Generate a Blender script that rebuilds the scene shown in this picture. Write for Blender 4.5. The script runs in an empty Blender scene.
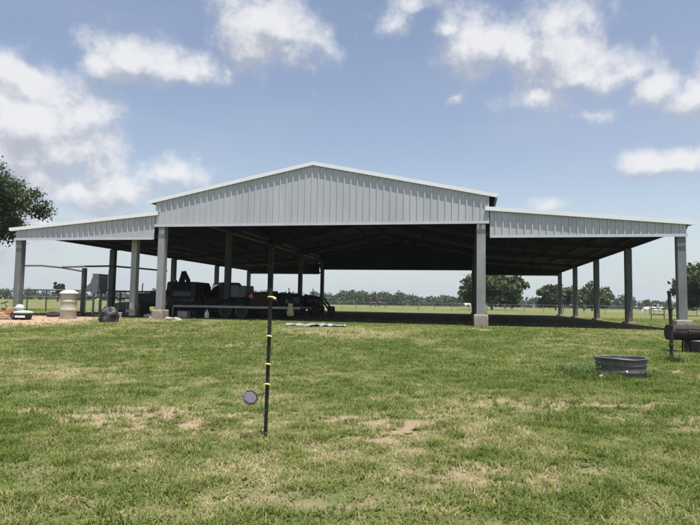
import bpy, math, random
import numpy as np
from mathutils import Vector, Matrix, noise as mnoise
random.seed(7); RNG = np.random.default_rng(7)
R = math.radians; PI = math.pi
SC = bpy.context.scene; COL = SC.collection

# ------------------------------------------------------------------ fitted camera
F, PIT, ROLL, CH = 583.53, 0.0697, 0.0169, 0.8522
X0, Y0, TH = -9.1568, 28.3825, -0.1998
W1, W2, BAY = 15.17, 7.97, 8.0
CT, ST = math.cos(TH), math.sin(TH)

def to_local(x, y):
    dx, dy = x - X0, y - Y0
    return dx*CT + dy*ST, -dx*ST + dy*CT
def to_world(a, b):
    return X0 + a*CT - b*ST, Y0 + a*ST + b*CT
def zg_base(x, y):
    a, b = to_local(x, y)
    return np.interp(b, [-70, -26, -12, -1.0, 1.5], [-.8, -.65, -.42, -.10, 0.0])

# ---- lattice noise in numpy (the ground, its bare patches and the grass share it)
_tab = np.random.default_rng(11).random((256, 256))
def vnoise(x, y):
    xi, yi = np.floor(x).astype(int), np.floor(y).astype(int)
    fx, fy = x - xi, y - yi
    fx = fx*fx*(3-2*fx); fy = fy*fy*(3-2*fy)
    g = lambda i, j: _tab[i & 255, j & 255]
    return (g(xi, yi)*(1-fx) + g(xi+1, yi)*fx)*(1-fy) + (g(xi, yi+1)*(1-fx) + g(xi+1, yi+1)*fx)*fy
def fbm(x, y, o=4):
    s = 0; a = .5; t = 0
    for k in range(o):
        s = s + a*vnoise(x*2**k + 17.3*k, y*2**k + 5.1*k); t += a; a *= .55
    return s/t
def zg(x, y):
    x = np.asarray(x, float); y = np.asarray(y, float)
    a, b = to_local(x, y)
    w = np.clip((-b)/4, 0, 1)
    return zg_base(x, y) + w*((fbm(x*.35, y*.35, 3)-.5)*.10 + (fbm(x*1.9+40, y*1.9, 2)-.5)*.035)

def ray(px, py):
    x, y = px-350, py-262.5
    cr, sr = math.cos(ROLL), math.sin(ROLL)
    u, v = x*cr+y*sr, -x*sr+y*cr
    c, s = math.cos(PIT), math.sin(PIT)
    return Vector((u, F*c+v*s, F*s-v*c)).normalized()
def G(px, py):                                  # where a sight line meets the ground
    d = ray(px, py); z = -.3
    for _ in range(12):
        t = (z-CH)/d.z; z = .5*z + .5*float(zg(d.x*t, d.y*t))
    return Vector((d.x*t, d.y*t, float(zg(d.x*t, d.y*t))))
def at(px, dist):                               # a point of the ground in this direction at this distance
    d = ray(px, 303); k = dist/math.hypot(d.x, d.y)
    x, y = d.x*k, d.y*k
    return Vector((x, y, float(zg(x, y))))

# ------------------------------------------------------------------ materials
def mat(name, col, rough=.7, metal=0., var=.15, scale=6., bump=0., bscale=60., col2=None, spec=None, stretch=None):
    m = bpy.data.materials.new(name); m.use_nodes = True
    nt = m.node_tree; N = nt.nodes; L = nt.links
    b = N['Principled BSDF']; b.inputs['Roughness'].default_value = rough; b.inputs['Metallic'].default_value = metal
    if spec is not None: b.inputs['Specular IOR Level'].default_value = spec
    tc = N.new('ShaderNodeTexCoord'); mp = N.new('ShaderNodeMapping')
    L.new(tc.outputs['Object'], mp.inputs['Vector'])
    if stretch: mp.inputs['Scale'].default_value = stretch
    n = N.new('ShaderNodeTexNoise'); n.inputs['Scale'].default_value = scale; n.inputs['Detail'].default_value = 6; n.inputs['Roughness'].default_value = .65
    L.new(mp.outputs[0], n.inputs['Vector'])
    cr = N.new('ShaderNodeValToRGB'); cr.color_ramp.elements[0].position = .32; cr.color_ramp.elements[1].position = .68
    c2 = col2 or tuple(min(1, c*(1+var)) for c in col)
    c1 = tuple(c*(1-var) for c in col)
    cr.color_ramp.elements[0].color = (*c1, 1); cr.color_ramp.elements[1].color = (*c2, 1)
    L.new(n.outputs['Fac'], cr.inputs['Fac']); L.new(cr.outputs[0], b.inputs['Base Color'])
    if bump:
        n2 = N.new('ShaderNodeTexNoise'); n2.inputs['Scale'].default_value = bscale; n2.inputs['Detail'].default_value = 4
        L.new(mp.outputs[0], n2.inputs['Vector'])
        bp = N.new('ShaderNodeBump'); bp.inputs['Strength'].default_value = bump; bp.inputs['Distance'].default_value = .02
        L.new(n2.outputs['Fac'], bp.inputs['Height']); L.new(bp.outputs[0], b.inputs['Normal'])
    return m
M = {}
M['sheet'] = mat('galvalume_sheet', (.435, .45, .485), .45, .12, .07, 1.2, .25, 3., stretch=(1, 1, .35))
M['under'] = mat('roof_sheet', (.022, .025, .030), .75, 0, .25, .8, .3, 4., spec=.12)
M['trim'] = mat('white_trim', (.76, .78, .82), .4, 0, .04, 3)
M['basetrim'] = mat('pale_trim', (.52, .54, .58), .4, .1, .06, 3)
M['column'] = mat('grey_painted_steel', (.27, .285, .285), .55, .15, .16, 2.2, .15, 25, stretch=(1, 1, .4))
M['shadecol'] = mat('shaded_column_steel', (.085, .095, .10), .6, .15, .25, 2.2, .15, 25, stretch=(1, 1, .4))  # column steel darkened, the shade under the roof is in its colour
M['halfshadecol'] = mat('half_shaded_column_steel', (.17, .185, .19), .6, .15, .2, 2.2, .15, 25, stretch=(1, 1, .4))  # same column steel, half darkened in colour for the shaded outer front posts
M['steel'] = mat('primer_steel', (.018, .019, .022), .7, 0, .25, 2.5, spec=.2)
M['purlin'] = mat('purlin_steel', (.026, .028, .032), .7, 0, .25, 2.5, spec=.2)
M['concrete'] = mat('concrete', (.42, .41, .38), .9, 0, .22, 7, .5, 40)
M['black'] = mat('black_plastic', (.018, .019, .02), .5, 0, .3, 9, .2)
M['rubber'] = mat('rubber', (.022, .022, .022), .85, 0, .3, 12, .4)
M['rim'] = mat('wheel_rim', (.30, .30, .29), .45, .5, .15, 8)
M['yrim'] = mat('yellow_rim', (.12, .09, .03), .5, 0, .2, 8)
M['maroon'] = mat('dark_maroon_paint', (.016, .008, .008), .5, 0, .15, 3)
M['navy'] = mat('dark_navy_paint', (.008, .011, .018), .5, 0, .15, 3)
M['bluepaint'] = mat('blue_paint', (.010, .016, .035), .4, 0, .2, 3)
M['greenpaint'] = mat('green_paint', (.012, .024, .012), .4, 0, .2, 3)
M['glass'] = mat('dark_glass', (.015, .018, .02), .08, 0, .1, 3)
M['lens'] = mat('clear_lens', (.55, .55, .52), .15, 0, .05, 3)
M['red'] = mat('red_plastic', (.20, .03, .02), .4, 0, .15, 5)
M['orange'] = mat('orange_plastic', (.50, .22, .11), .45, 0, .1, 5)
M['rust'] = mat('rusty_steel', (.014, .011, .010), .85, .1, .3, 5, .5, 30, col2=(.042, .030, .026))
M['rustorange'] = mat('faded_orange_paint', (.38, .16, .07), .6, 0, .25, 5, .2, col2=(.46, .29, .18))
M['palegreen'] = mat('pale_green_plastic', (.42, .50, .45), .5, 0, .12, 6)
M['ivory'] = mat('ivory_plastic', (.44, .42, .33), .55, 0, .15, 5, .15, 15)
M['ivorytop'] = mat('ivory_cap_plastic', (.60, .58, .47), .5, 0, .08, 5)
M['greentarp'] = mat('dark_green_tarp', (.022, .042, .024), .6, 0, .3, 3, .6, 9)
M['blackbag'] = mat('black_plastic_film', (.022, .018, .018), .6, 0, .3, 6, .6, 14)
M['white'] = mat('white_plastic', (.70, .70, .68), .5, 0, .08, 5)
M['pipe'] = mat('weathered_pipe', (.10, .105, .11), .6, .3, .25, 5)
M['greymetal'] = mat('grey_galvanised', (.30, .33, .36), .5, .4, .2, 5)
M['dull'] = mat('galvanised_tub', (.115, .11, .112), .5, .35, .28, 7, .25, 25)
M['hay'] = mat('hay', (.09, .065, .04), .95, 0, .35, 14, 1., 90)
M['deck'] = mat('worn_deck_boards', (.16, .13, .10), .85, 0, .3, 6, .4, 30)
M['siderail'] = mat('pale_grey_rail', (.23, .225, .21), .55, .1, .18, 4)
M['sack'] = mat('pale_feed_sack', (.30, .28, .14), .8, 0, .15, 8, .4, 20)
M['plasticsheet'] = mat('pale_blue_plastic_sheet', (.20, .235, .27), .45, 0, .15, 4, .5, 12)
M['postpaint'] = mat('dark_post_steel', (.018, .022, .018), .6, .2, .35, 14)
M['yellow'] = mat('yellow_insulator', (.60, .50, .17), .45, 0, .1, 9)
M['cell'] = mat('solar_cell', (.10, .095, .11), .3, 0, .2, 60)
M['bark'] = mat('bark', (.10, .082, .065), .95, 0, .35, 8, .8, 25, stretch=(1, 1, .3))
M['cowbrown'] = mat('brown_hide', (.055, .032, .022), .85, 0, .25, 3)
M['cowwhite'] = mat('white_hide', (.66, .63, .58), .85, 0, .1, 3)
M['stone'] = mat('tan_stone', (.36, .30, .24), .95, 0, .25, 8, .6, 20)
M['wood'] = mat('grey_wood', (.16, .14, .12), .9, 0, .3, 6, .4, 30)

def panel_tint(m, wid=.915, amt=.035):
    nt = m.node_tree; N = nt.nodes; L = nt.links; b = N['Principled BSDF']; src = b.inputs['Base Color'].links[0].from_socket
    tc = N.new('ShaderNodeTexCoord'); sp = N.new('ShaderNodeSeparateXYZ'); L.new(tc.outputs['Object'], sp.inputs[0])
    d = N.new('ShaderNodeMath'); d.operation = 'DIVIDE'; d.inputs[1].default_value = wid; L.new(sp.outputs['X'], d.inputs[0])
    f = N.new('ShaderNodeMath'); f.operation = 'FLOOR'; L.new(d.outputs[0], f.inputs[0])
    w = N.new('ShaderNodeTexWhiteNoise'); w.noise_dimensions = '1D'; L.new(f.outputs[0], w.inputs['W'])
    r = N.new('ShaderNodeMapRange'); r.inputs['To Min'].default_value = 1-amt; r.inputs['To Max'].default_value = 1+amt; L.new(w.outputs['Value'], r.inputs['Value'])
    h = N.new('ShaderNodeHueSaturation'); L.new(r.outputs[0], h.inputs['Value']); L.new(src, h.inputs['Color']); L.new(h.outputs[0], b.inputs['Base Color'])
def foot_dirt(m):
    nt = m.node_tree; N = nt.nodes; L = nt.links; b = N['Principled BSDF']; src = b.inputs['Base Color'].links[0].from_socket
    tc = N.new('ShaderNodeTexCoord'); sp = N.new('ShaderNodeSeparateXYZ'); L.new(tc.outputs['Object'], sp.inputs[0])
    n = N.new('ShaderNodeTexNoise'); n.inputs['Scale'].default_value = 6; n.inputs['Detail'].default_value = 5; L.new(tc.outputs['Object'], n.inputs['Vector'])
    a = N.new('ShaderNodeMath'); a.operation = 'MULTIPLY_ADD'; a.inputs[1].default_value = -1.1; L.new(n.outputs['Fac'], a.inputs[0]); L.new(sp.outputs['Z'], a.inputs[2])
    r = N.new('ShaderNodeMapRange'); r.inputs['From Min'].default_value = -.45; r.inputs['From Max'].default_value = .1; r.inputs['To Min'].default_value = .75; r.inputs['To Max'].default_value = 0; L.new(a.outputs[0], r.inputs['Value'])
    x = N.new('ShaderNodeMix'); x.data_type = 'RGBA'; L.new(r.outputs[0], x.inputs[0]); L.new(src, x.inputs[6]); x.inputs[7].default_value = (.20, .15, .10, 1); L.new(x.outputs[2], b.inputs['Base Color'])
panel_tint(M['sheet']); foot_dirt(M['column']); foot_dirt(M['halfshadecol']); foot_dirt(M['shadecol']); foot_dirt(M['concrete'])

# ------------------------------------------------------------------ mesh builder
class MB:
    def __init__(s): s.v = []; s.f = []
    def add(s, vs, fs, mx=None):
        o = len(s.v)
        for q in vs:
            q = Vector(q)
            s.v.append(mx @ q if mx else q)
        s.f += [tuple(i+o for i in f) for f in fs]; return s
    def box(s, c, d, mx=None, rot=None):
        x, y, z = (k/2 for k in d)
        vs = [Vector((i*x, j*y, k*z)) for i in (-1, 1) for j in (-1, 1) for k in (-1, 1)]
        if rot: vs = [rot @ q for q in vs]
        vs = [q + Vector(c) for q in vs]
        return s.add(vs, [(0, 1, 3, 2), (4, 6, 7, 5), (0, 4, 5, 1), (2, 3, 7, 6), (0, 2, 6, 4), (1, 5, 7, 3)], mx)
    def prism(s, poly, lo, hi, axes='xzy', mx=None):     # polygon in the first two axes, extruded along the third
        ix = ['xyz'.index(k) for k in axes]; n = len(poly); vs = []
        for w in (lo, hi):
            for p in poly:
                q = [0, 0, 0]; q[ix[0]] = p[0]; q[ix[1]] = p[1]; q[ix[2]] = w; vs.append(q)
        fs = [tuple(range(n))[::-1], tuple(range(n, 2*n))] + [(i, (i+1) % n, n+(i+1) % n, n+i) for i in range(n)]
        return s.add(vs, fs, mx)
    def tube(s, pts, rad, n=8, caps=True):
        pts = [Vector(p) for p in pts]; m = len(pts)
        rad = rad if hasattr(rad, '__len__') else [rad]*m
        o = len(s.v); prev = None
        for i, p in enumerate(pts):
            d = (pts[min(i+1, m-1)] - pts[max(i-1, 0)]).normalized()
            u = prev if prev is not None else (Vector((0, 0, 1)) if abs(d.z) < .9 else Vector((1, 0, 0)))
            u = (u - d*u.dot(d)).normalized(); prev = u; w = d.cross(u)
            for k in range(n):
                t = 2*PI*k/n; s.v.append(p + (u*math.cos(t) + w*math.sin(t))*rad[i])
        for i in range(m-1):
            for k in range(n):
                a = o+i*n+k; b = o+i*n+(k+1) % n; s.f.append((a, b, b+n, a+n))
        if caps:
            s.f.append(tuple(o+k for k in range(n))[::-1]); s.f.append(tuple(o+(m-1)*n+k for k in range(n)))
        return s
    def lathe(s, prof, n=24, mx=None, closed=False):
        vs = []; fs = []; m = len(prof)
        for r, z in prof:
            for k in range(n):
                t = 2*PI*k/n; vs.append((r*math.cos(t), r*math.sin(t), z))
        for i in range(m-1 if not closed else m):
            for k in range(n):
                j = (i+1) % m
                fs.append((i*n+k, i*n+(k+1) % n, j*n+(k+1) % n, j*n+k))
        if not closed:
            fs.append(tuple(range(n))[::-1]); fs.append(tuple((m-1)*n+k for k in range(n)))
        return s.add(vs, fs, mx)
    def build(s, name, m, parent=None, smooth=False, bevel=0, loc=None):
        me = bpy.data.meshes.new(name); me.from_pydata([tuple(q) for q in s.v], [], s.f); me.update()
        ob = bpy.data.objects.new(name, me); COL.objects.link(ob)
        if m: me.materials.append(M[m] if isinstance(m, str) else m)
        if smooth:
            me.shade_smooth()
            try: me.set_sharp_from_angle(angle=R(40))
            except Exception: pass
        if bevel:
            bv = ob.modifiers.new('bevel', 'BEVEL'); bv.width = bevel; bv.segments = 2; bv.limit_method = 'ANGLE'
        if parent: ob.parent = parent
        if loc is not None: ob.location = loc
        return ob
def recalc(ob):
    import bmesh
    bm = bmesh.new(); bm.from_mesh(ob.data); bmesh.ops.recalc_face_normals(bm, faces=bm.faces); bm.to_mesh(ob.data); bm.free()
def tag(o, label, cat, group=None, kind=None):
    if label: o['label'] = label
    if cat: o['category'] = cat
    if group: o['group'] = group
    if kind: o['kind'] = kind
    return o
def thing(name, label, cat, loc=(0, 0, 0), rz=0, group=None):
    o = bpy.data.objects.new(name, None); COL.objects.link(o)
    o.location = loc; o.rotation_euler = (0, 0, rz); o.empty_display_size = .2
    return tag(o, label, cat, group)
def copy_tree(o, parent=None):
    c = o.copy(); COL.objects.link(c)
    if parent: c.parent = parent
    for ch in [q for q in COL.objects if q.parent == o]: copy_tree(ch, c)
    return c

# ------------------------------------------------------------------ ground, grass
PATCH = [(130, 415, 1.15, .55, .9), (160, 408, .6, .3, .8), (100, 422, .5, .35, .7), (30, 470, .5, .3, .3), (150, 514, .42, .16, .7), (300, 500, .5, .16, .5), (232, 505, .3, .12, .5),
         (395, 425, .8, .6, .75), (375, 440, .5, .3, .6), (500, 478, .5, .3, .7), (470, 470, .4, .25, .7), (400, 472, .25, .2, .8), (545, 485, .5, .2, .6),
         (520, 405, .9, .5, .65), (635, 405, .45, .3, .85), (690, 425, .6, .4, .6), (345, 452, .4, .3, .5), (25, 322, 2.2, 2.6, 1.), (55, 318, 2.0, 2.2, .8),
         (440, 395, .9, .5, .3), (250, 345, 2.5, .9, .45), (180, 330, 2.2, 1.2, .55), (320, 333, 2.2, .7, .5), (690, 375, .8, .6, .7), (570, 470, .5, .3, .5), (80, 372, 1.6, .6, .35), (585, 340, 1.3, 1.2, .4), (255, 378, 1.2, .5, .35), (162, 320, .9, .8, .75), (481, 329, .8, .7, .8), (683, 331, .9, .7, .7), (265, 438, .22, .15, .6)]
PATCH = [(G(p[0], p[1]).x, G(p[0], p[1]).y, p[2], p[3], p[4]) for p in PATCH]
RED = [(G(22, 320), 3.2, 2.6), (G(48, 318), 2.6, 2.4)]
def bare(x, y):
    n = fbm(x*2.3, y*2.3, 4); n2 = fbm(x*.45+9, y*.45, 3)
    s = np.clip((n-.60)*4, 0, 1)*np.clip((n2-.42)*4, 0, 1)*.8
    w = fbm(x*5.3+3, y*8.3+8, 5)
    for (cx, cy, rx, ry, k) in PATCH:
        d = np.sqrt(((x-cx)/rx)**2 + ((y-cy)/ry)**2)
        s = np.maximum(s, k*np.clip((1.32-d+(w-.5)*3.8)*1.6, 0, 1))
    return np.clip(s, 0, 1)
def dry(x, y):
    d = fbm(x*.8+50, y*.8+20, 4)*.42 + fbm(x*.18+5, y*.18, 2)*.26 + fbm(x*4.1+9, y*4.1+4, 3)*.32
    near = np.clip((7.2-y)/2.5, 0, 1)*.10            # the closest strip of lawn is more parched
    far = np.clip((y-13)/8, 0, 1)*.16*(.6+.9*np.clip(-x/9+.3, 0, 1))
    return np.clip((d-.46)*4.2 + near + far + .09, 0, 1)

def make_ground():
    def axis(lo, hi, step, far):
        c = list(np.arange(lo, hi+1e-6, step)); a = [lo]; s = step
        while a[-1] > -far: s *= 1.22; a.append(a[-1]-s)
        b = [c[-1]]; s = step
        while b[-1] < far: s *= 1.22; b.append(b[-1]+s)
        return np.array(a[1:][::-1] + c + b[1:])
    xs = axis(-24, 24, .13, 1500); ys = axis(-1, 34, .13, 1500)
    nx, ny = len(xs), len(ys)
    X, Y = np.meshgrid(xs, ys); X = X.ravel(); Y = Y.ravel(); Z = zg(X, Y)
    B_ = bare(X, Y); D_ = dry(X, Y)
    Z = Z - B_*.012
    co = np.stack([X, Y, Z], 1).astype(np.float32)
    i = np.arange((nx-1)*(ny-1)); r = i//(nx-1)*nx + i % (nx-1)
    F_ = np.stack([r, r+1, r+nx+1, r+nx], 1).astype(np.int32)
    me = bpy.data.meshes.new('ground'); me.vertices.add(len(co)); me.vertices.foreach_set('co', co.ravel())
    me.loops.add(F_.size); me.loops.foreach_set('vertex_index', F_.ravel())
    me.polygons.add(len(F_)); me.polygons.foreach_set('loop_start', np.arange(0, F_.size, 4, dtype=np.int32))
    me.update(calc_edges=True); me.shade_smooth()
    rd = np.zeros(len(X))
    for p, rx, ry in RED: rd = np.maximum(rd, np.clip(1.3-np.sqrt(((X-p.x)/rx)**2+((Y-p.y)/ry)**2), 0, 1))
    a_, b_ = to_local(X, Y)
    pad_shade = np.clip((b_+.2)/1.2, 0, 1)*np.clip((33-b_)/2, 0, 1)*np.clip((a_+8.5)/1, 0, 1)*np.clip((W1+8.5-a_), 0, 1)
    for nm, arr in (('bare', B_), ('dry', D_), ('red', rd), ('pad_shade', pad_shade)):
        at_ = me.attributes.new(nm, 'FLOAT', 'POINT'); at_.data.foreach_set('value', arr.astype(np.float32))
    ob = bpy.data.objects.new('ground', me); COL.objects.link(ob); ob['kind'] = 'structure'
    m = bpy.data.materials.new('lawn_soil'); m.use_nodes = True; nt = m.node_tree; N = nt.nodes; L = nt.links
    bs = N['Principled BSDF']; bs.inputs['Roughness'].default_value = .95; bs.inputs['Specular IOR Level'].default_value = .15
    geo = N.new('ShaderNodeNewGeometry')
    def nz(sc, det=5, ro=.6):
        n = N.new('ShaderNodeTexNoise'); n.inputs['Scale'].default_value = sc; n.inputs['Detail'].default_value = det; n.inputs['Roughness'].default_value = ro
        L.new(geo.outputs['Position'], n.inputs['Vector']); return n.outputs['Fac']
    def attr(nm):
        a = N.new('ShaderNodeAttribute'); a.attribute_name = nm; return a.outputs['Fac']
    def math_(op, a, b=None, cl=False):
        q = N.new('ShaderNodeMath'); q.operation = op; q.use_clamp = cl
        for k, v in enumerate((a, b)):
            if v is None: continue
            if isinstance(v, (int, float)): q.inputs[k].default_value = v
            else: L.new(v, q.inputs[k])
        return q.outputs[0]
    def mix(f, a, b):
        q = N.new('ShaderNodeMix'); q.data_type = 'RGBA'
        if isinstance(f, (int, float)): q.inputs[0].default_value = f
        else: L.new(f, q.inputs[0])
        for k, v in ((6, a), (7, b)):
            if isinstance(v, tuple): q.inputs[k].default_value = (*v, 1)
            else: L.new(v, q.inputs[k])
        return q.outputs[2]
    fine = nz(38, 6, .7); mid = nz(5, 5); big = nz(.09, 6)
    g = mix(fine, (.065, .086, .022), (.135, .16, .05))
    dryf = math_('ADD', attr('dry'), math_('ADD', math_('MULTIPLY', math_('SUBTRACT', mid, .5), .8), math_('MULTIPLY', math_('SUBTRACT', big, .5), 1.6)), True)
    c = mix(math_('MULTIPLY', dryf, .62), g, mix(fine, (.12, .112, .045), (.235, .21, .105)))
    soil = mix(fine, (.20, .145, .095), (.38, .295, .205))
    bf = math_('ADD', math_('MULTIPLY', attr('bare'), 1.25), math_('MULTIPLY', math_('SUBTRACT', fine, .6), .7), True)
    c = mix(bf, c, soil)
    c = mix(math_('MULTIPLY', attr('red'), 1.2, True), c, mix(mid, (.28, .17, .115), (.42, .31, .225)))
    c = mix(math_('MULTIPLY', attr('pad_shade'), .75), c, mix(mid, (.03, .028, .020), (.075, .066, .048)))  # dirt floor, its colour darkened to hold the barn's shade
    L.new(c, bs.inputs['Base Color'])
    bp = N.new('ShaderNodeBump'); bp.inputs['Strength'].default_value = .8; bp.inputs['Distance'].default_value = .03
    L.new(fine, bp.inputs['Height']); L.new(bp.outputs[0], bs.inputs['Normal'])
    me.materials.append(m)
make_ground()

def make_grass():
    xs, ys, sc = [], [], []
    def band(y0, y1, dens, size, kx=.74):
        area = kx*(y1*y1-y0*y0)+7*(y1-y0); n = int(area*dens)
        y = np.sqrt(RNG.random(n)*(y1*y1-y0*y0)+y0*y0); x = (RNG.random(n)*2-1)*(kx*y+3.5)
        xs.append(x); ys.append(y); sc.append(np.full(n, size))
    band(1.6, 7, 3600, 1.0); band(7, 12, 1700, 1.25); band(12, 19, 700, 1.7); band(19, 30, 330, 2.2); band(30, 48, 60, 2.8)
    x = np.concatenate(xs); y = np.concatenate(ys); s = np.concatenate(sc)
    b = bare(x, y); a_, b_ = to_local(x, y)
    clump = fbm(x*3.3+7, y*3.3+2, 3)
    keep = RNG.random(len(x)) > b*.92 + np.clip((.52-clump)*1.6, 0, .5)
    keep &= ~((b_ > -.1) & (b_ < 33) & (a_ > -8.4) & (a_ < W1+8.4) & (RNG.random(len(x)) > .12))
    for p, rx, ry in RED: keep &= (((x-p.x)/rx)**2+((y-p.y)/ry)**2 > .9) | (RNG.random(len(x)) > .8)
    x, y, s, clump = x[keep], y[keep], s[keep], clump[keep]
    d = dry(x, y)
    h = (.020 + .028*np.clip((clump-.38)*3, 0, 1.6) + .020*RNG.random(len(x)))*(.75+.35*s)*(1-.3*d)
    lush = np.zeros(len(x))
    for (px, py, rr, k) in ((620, 383, .75, 1.3), (580, 377, .7, 1.9), (265, 438, .35, 1.2), (671, 362, .6, 1.3), (70, 320, 1.2, 1.4), (480, 329, 1., .8), (648, 375, .5, 1.3), (560, 372, .5, 1.)):
        p = G(px, py); q = np.clip(1-np.sqrt((x-p.x)**2+(y-p.y)**2)/rr, 0, 1); h = h*(1+k*q); lush = np.maximum(lush, q)
    n = len(x); w = (.0028+.0022*RNG.random(n))*s*1.15
    lean = h*(.6+1.3*RNG.random(n)); la = RNG.random(n)*2*PI
    tint = np.clip(d*.8 + (RNG.random(n)-.5)*.55 - lush*.25, 0, 1)
    def extra(cx, cy, per, spread, w0, h0, l0, t0, tj):
        nonlocal x, y, w, h, lean, la, tint
        k = len(cx)*per; ex = np.repeat(cx, per)+RNG.normal(size=k)*spread; ey = np.repeat(cy, per)+RNG.normal(size=k)*spread
        q = RNG.random(k); x = np.append(x, ex); y = np.append(y, ey); w = np.append(w, w0*(.7+.6*q)); hh = h0*(.5+RNG.random(k)); h = np.append(h, hh)
        lean = np.append(lean, l0*(.5+RNG.random(k))); la = np.append(la, RNG.random(k)*2*PI); tint = np.append(tint, np.clip(t0+tj*(RNG.random(k)-.5), 0, 1))
    def spots(n, y0, y1):
        yy = np.sqrt(RNG.random(n)*(y1*y1-y0*y0)+y0*y0); return (RNG.random(n)*2-1)*(.74*yy+3.2), yy
    cx, cy = spots(90000, 2., 11); bb = bare(cx, cy) + dry(cx, cy)*.5; m_ = RNG.random(len(cx)) < bb+.08
    extra(cx[m_], cy[m_], 1, 0, .0022, .007, .05, .97, .1)                    # dead thatch lying flat
    cx, cy = spots(2100, 2., 22); m_ = dry(cx, cy) < .6
    extra(cx[m_], cy[m_], 26, .045, .0042, .060, .05, .12, .35)                # taller tufts
    cx, cy = spots(1400, 2., 14)
    extra(cx, cy, 9, .012, .011, .022, .055, .12, .2)                         # flat broad leaved weeds
    cx, cy = spots(750, 2., 16)
    extra(cx, cy, 3, .02, .0022, .16, .03, .85, .3)                           # seed stalks
    n = len(x); th = la + PI/2 + (RNG.random(n)-.5)*.8
    z = zg(x, y)-.008
    dx, dy = np.cos(th)*w, np.sin(th)*w
    lx, ly = np.cos(la)*lean, np.sin(la)*lean
    P = np.empty((n, 5, 3), np.float32)
    P[:, 0] = np.stack([x-dx, y-dy, z], 1); P[:, 1] = np.stack([x+dx, y+dy, z], 1)
    P[:, 2] = np.stack([x+dx*.8+lx*.4, y+dy*.8+ly*.4, z+h*.65], 1); P[:, 3] = np.stack([x-dx*.8+lx*.4, y-dy*.8+ly*.4, z+h*.65], 1)
    P[:, 4] = np.stack([x+lx, y+ly, z+h], 1)
    base = (np.arange(n)*5)[:, None]
    li = np.concatenate([base+np.array([0, 1, 2, 3]), base+np.array([3, 2, 4])], 1).astype(np.int32).ravel()
    ls = np.stack([np.arange(n)*7, np.arange(n)*7+4], 1).astype(np.int32).ravel()
    me = bpy.data.meshes.new('grass'); me.vertices.add(n*5); me.vertices.foreach_set('co', P.ravel())
    me.loops.add(len(li)); me.loops.foreach_set('vertex_index', li)
    me.polygons.add(2*n); me.polygons.foreach_set('loop_start', ls); me.update(calc_edges=True)
    t5 = np.repeat(tint, 5).astype(np.float32)
    at_ = me.attributes.new('tint', 'FLOAT', 'POINT'); at_.data.foreach_set('value', t5)
    v5 = np.repeat(RNG.random(n), 5).astype(np.float32)
    at_ = me.attributes.new('shade', 'FLOAT', 'POINT'); at_.data.foreach_set('value', v5)
    ob = bpy.data.objects.new('grass', me); COL.objects.link(ob)
    tag(ob, 'short patchy green grass with straw coloured blades in front of the barn', 'grass', kind='stuff')
    m = bpy.data.materials.new('grass_blade'); m.use_nodes = True; nt = m.node_tree; N = nt.nodes; L = nt.links
    bs = N['Principled BSDF']; bs.inputs['Roughness'].default_value = .6; bs.inputs['Specular IOR Level'].default_value = .2
    a = N.new('ShaderNodeAttribute'); a.attribute_name = 'tint'
    cr = N.new('ShaderNodeValToRGB'); e = cr.color_ramp.elements
    e[0].position = 0; e[0].color = (.092, .140, .024, 1); e[1].position = 1; e[1].color = (.48, .42, .23, 1)
    q = e.new(.42); q.color = (.175, .208, .050, 1); q = e.new(.72); q.color = (.27, .265, .115, 1)
    L.new(a.outputs['Fac'], cr.inputs['Fac'])
    a2 = N.new('ShaderNodeAttribute'); a2.attribute_name = 'shade'
    hs = N.new('ShaderNodeHueSaturation'); mr = N.new('ShaderNodeMapRange'); mr.inputs['To Min'].default_value = .7; mr.inputs['To Max'].default_value = 1.3
    L.new(a2.outputs['Fac'], mr.inputs['Value']); L.new(mr.outputs[0], hs.inputs['Value']); L.new(cr.outputs[0], hs.inputs['Color'])
    L.new(hs.outputs[0], bs.inputs['Base Color'])
    tr = N.new('ShaderNodeBsdfTranslucent'); L.new(hs.outputs[0], tr.inputs['Color'])
    mx = N.new('ShaderNodeMixShader'); mx.inputs[0].default_value = .42
    L.new(bs.outputs[0], mx.inputs[1]); L.new(tr.outputs[0], mx.inputs[2]); L.new(mx.outputs[0], N['Material Output'].inputs['Surface'])
    me.materials.append(m)
make_grass()

# ------------------------------------------------------------------ the barn
EAVE, RIDGE, MIDW = 5.70, 7.30, W1/2
LIN, LOUT = 5.08, 4.42
barn = thing('open_barn', 'large open sided metal barn with a high ribbed gable between two lower lean-to roofs', 'barn', (X0, Y0, 0), TH)
DEP = 4*BAY
def ztop_main(a): return EAVE + (RIDGE-EAVE)*(1-abs(a-MIDW)/(MIDW+.33))
def ztop_L(a): return LIN - (LIN-LOUT)*(-a)/(W2+.25)
def ztop_R(a): return LIN - (LIN-LOUT)*(a-W1)/(W2+.25)
def ribbed(name, a0, a1, zb, ztf, b, face=-1, pitch=.305):
    mb = MB(); prof = []; a = a0
    while a < a1-1e-6:
        for da, o in ((0, 0), (.19, 0), (.215, .046), (.265, .046), (.29, 0)):
            if a+da <= a1: prof.append((a+da, o))
        a += pitch
    prof.append((a1, 0))
    if a0 < MIDW < a1: prof.append((MIDW, 0)); prof.sort()
    vs = []; t = .006
    for (x, o) in prof:
        y = b + face*o
        vs += [(x, y, zb), (x, y, ztf(x)), (x, y-face*t, ztf(x)), (x, y-face*t, zb)]
    fs = []
    for i in range(len(prof)-1):
        p, q = 4*i, 4*i+4
        fs += [(p, q, q+1, p+1), (p+1, q+1, q+2, p+2), (p+3, p+2, q+2, q+3), (p, p+3, q+3, q)]
    mb.add(vs, fs); o = mb.build(name, 'sheet', barn); recalc(o); return o
FB = -.20                                            # the front sheeting stands just before the column row
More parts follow.
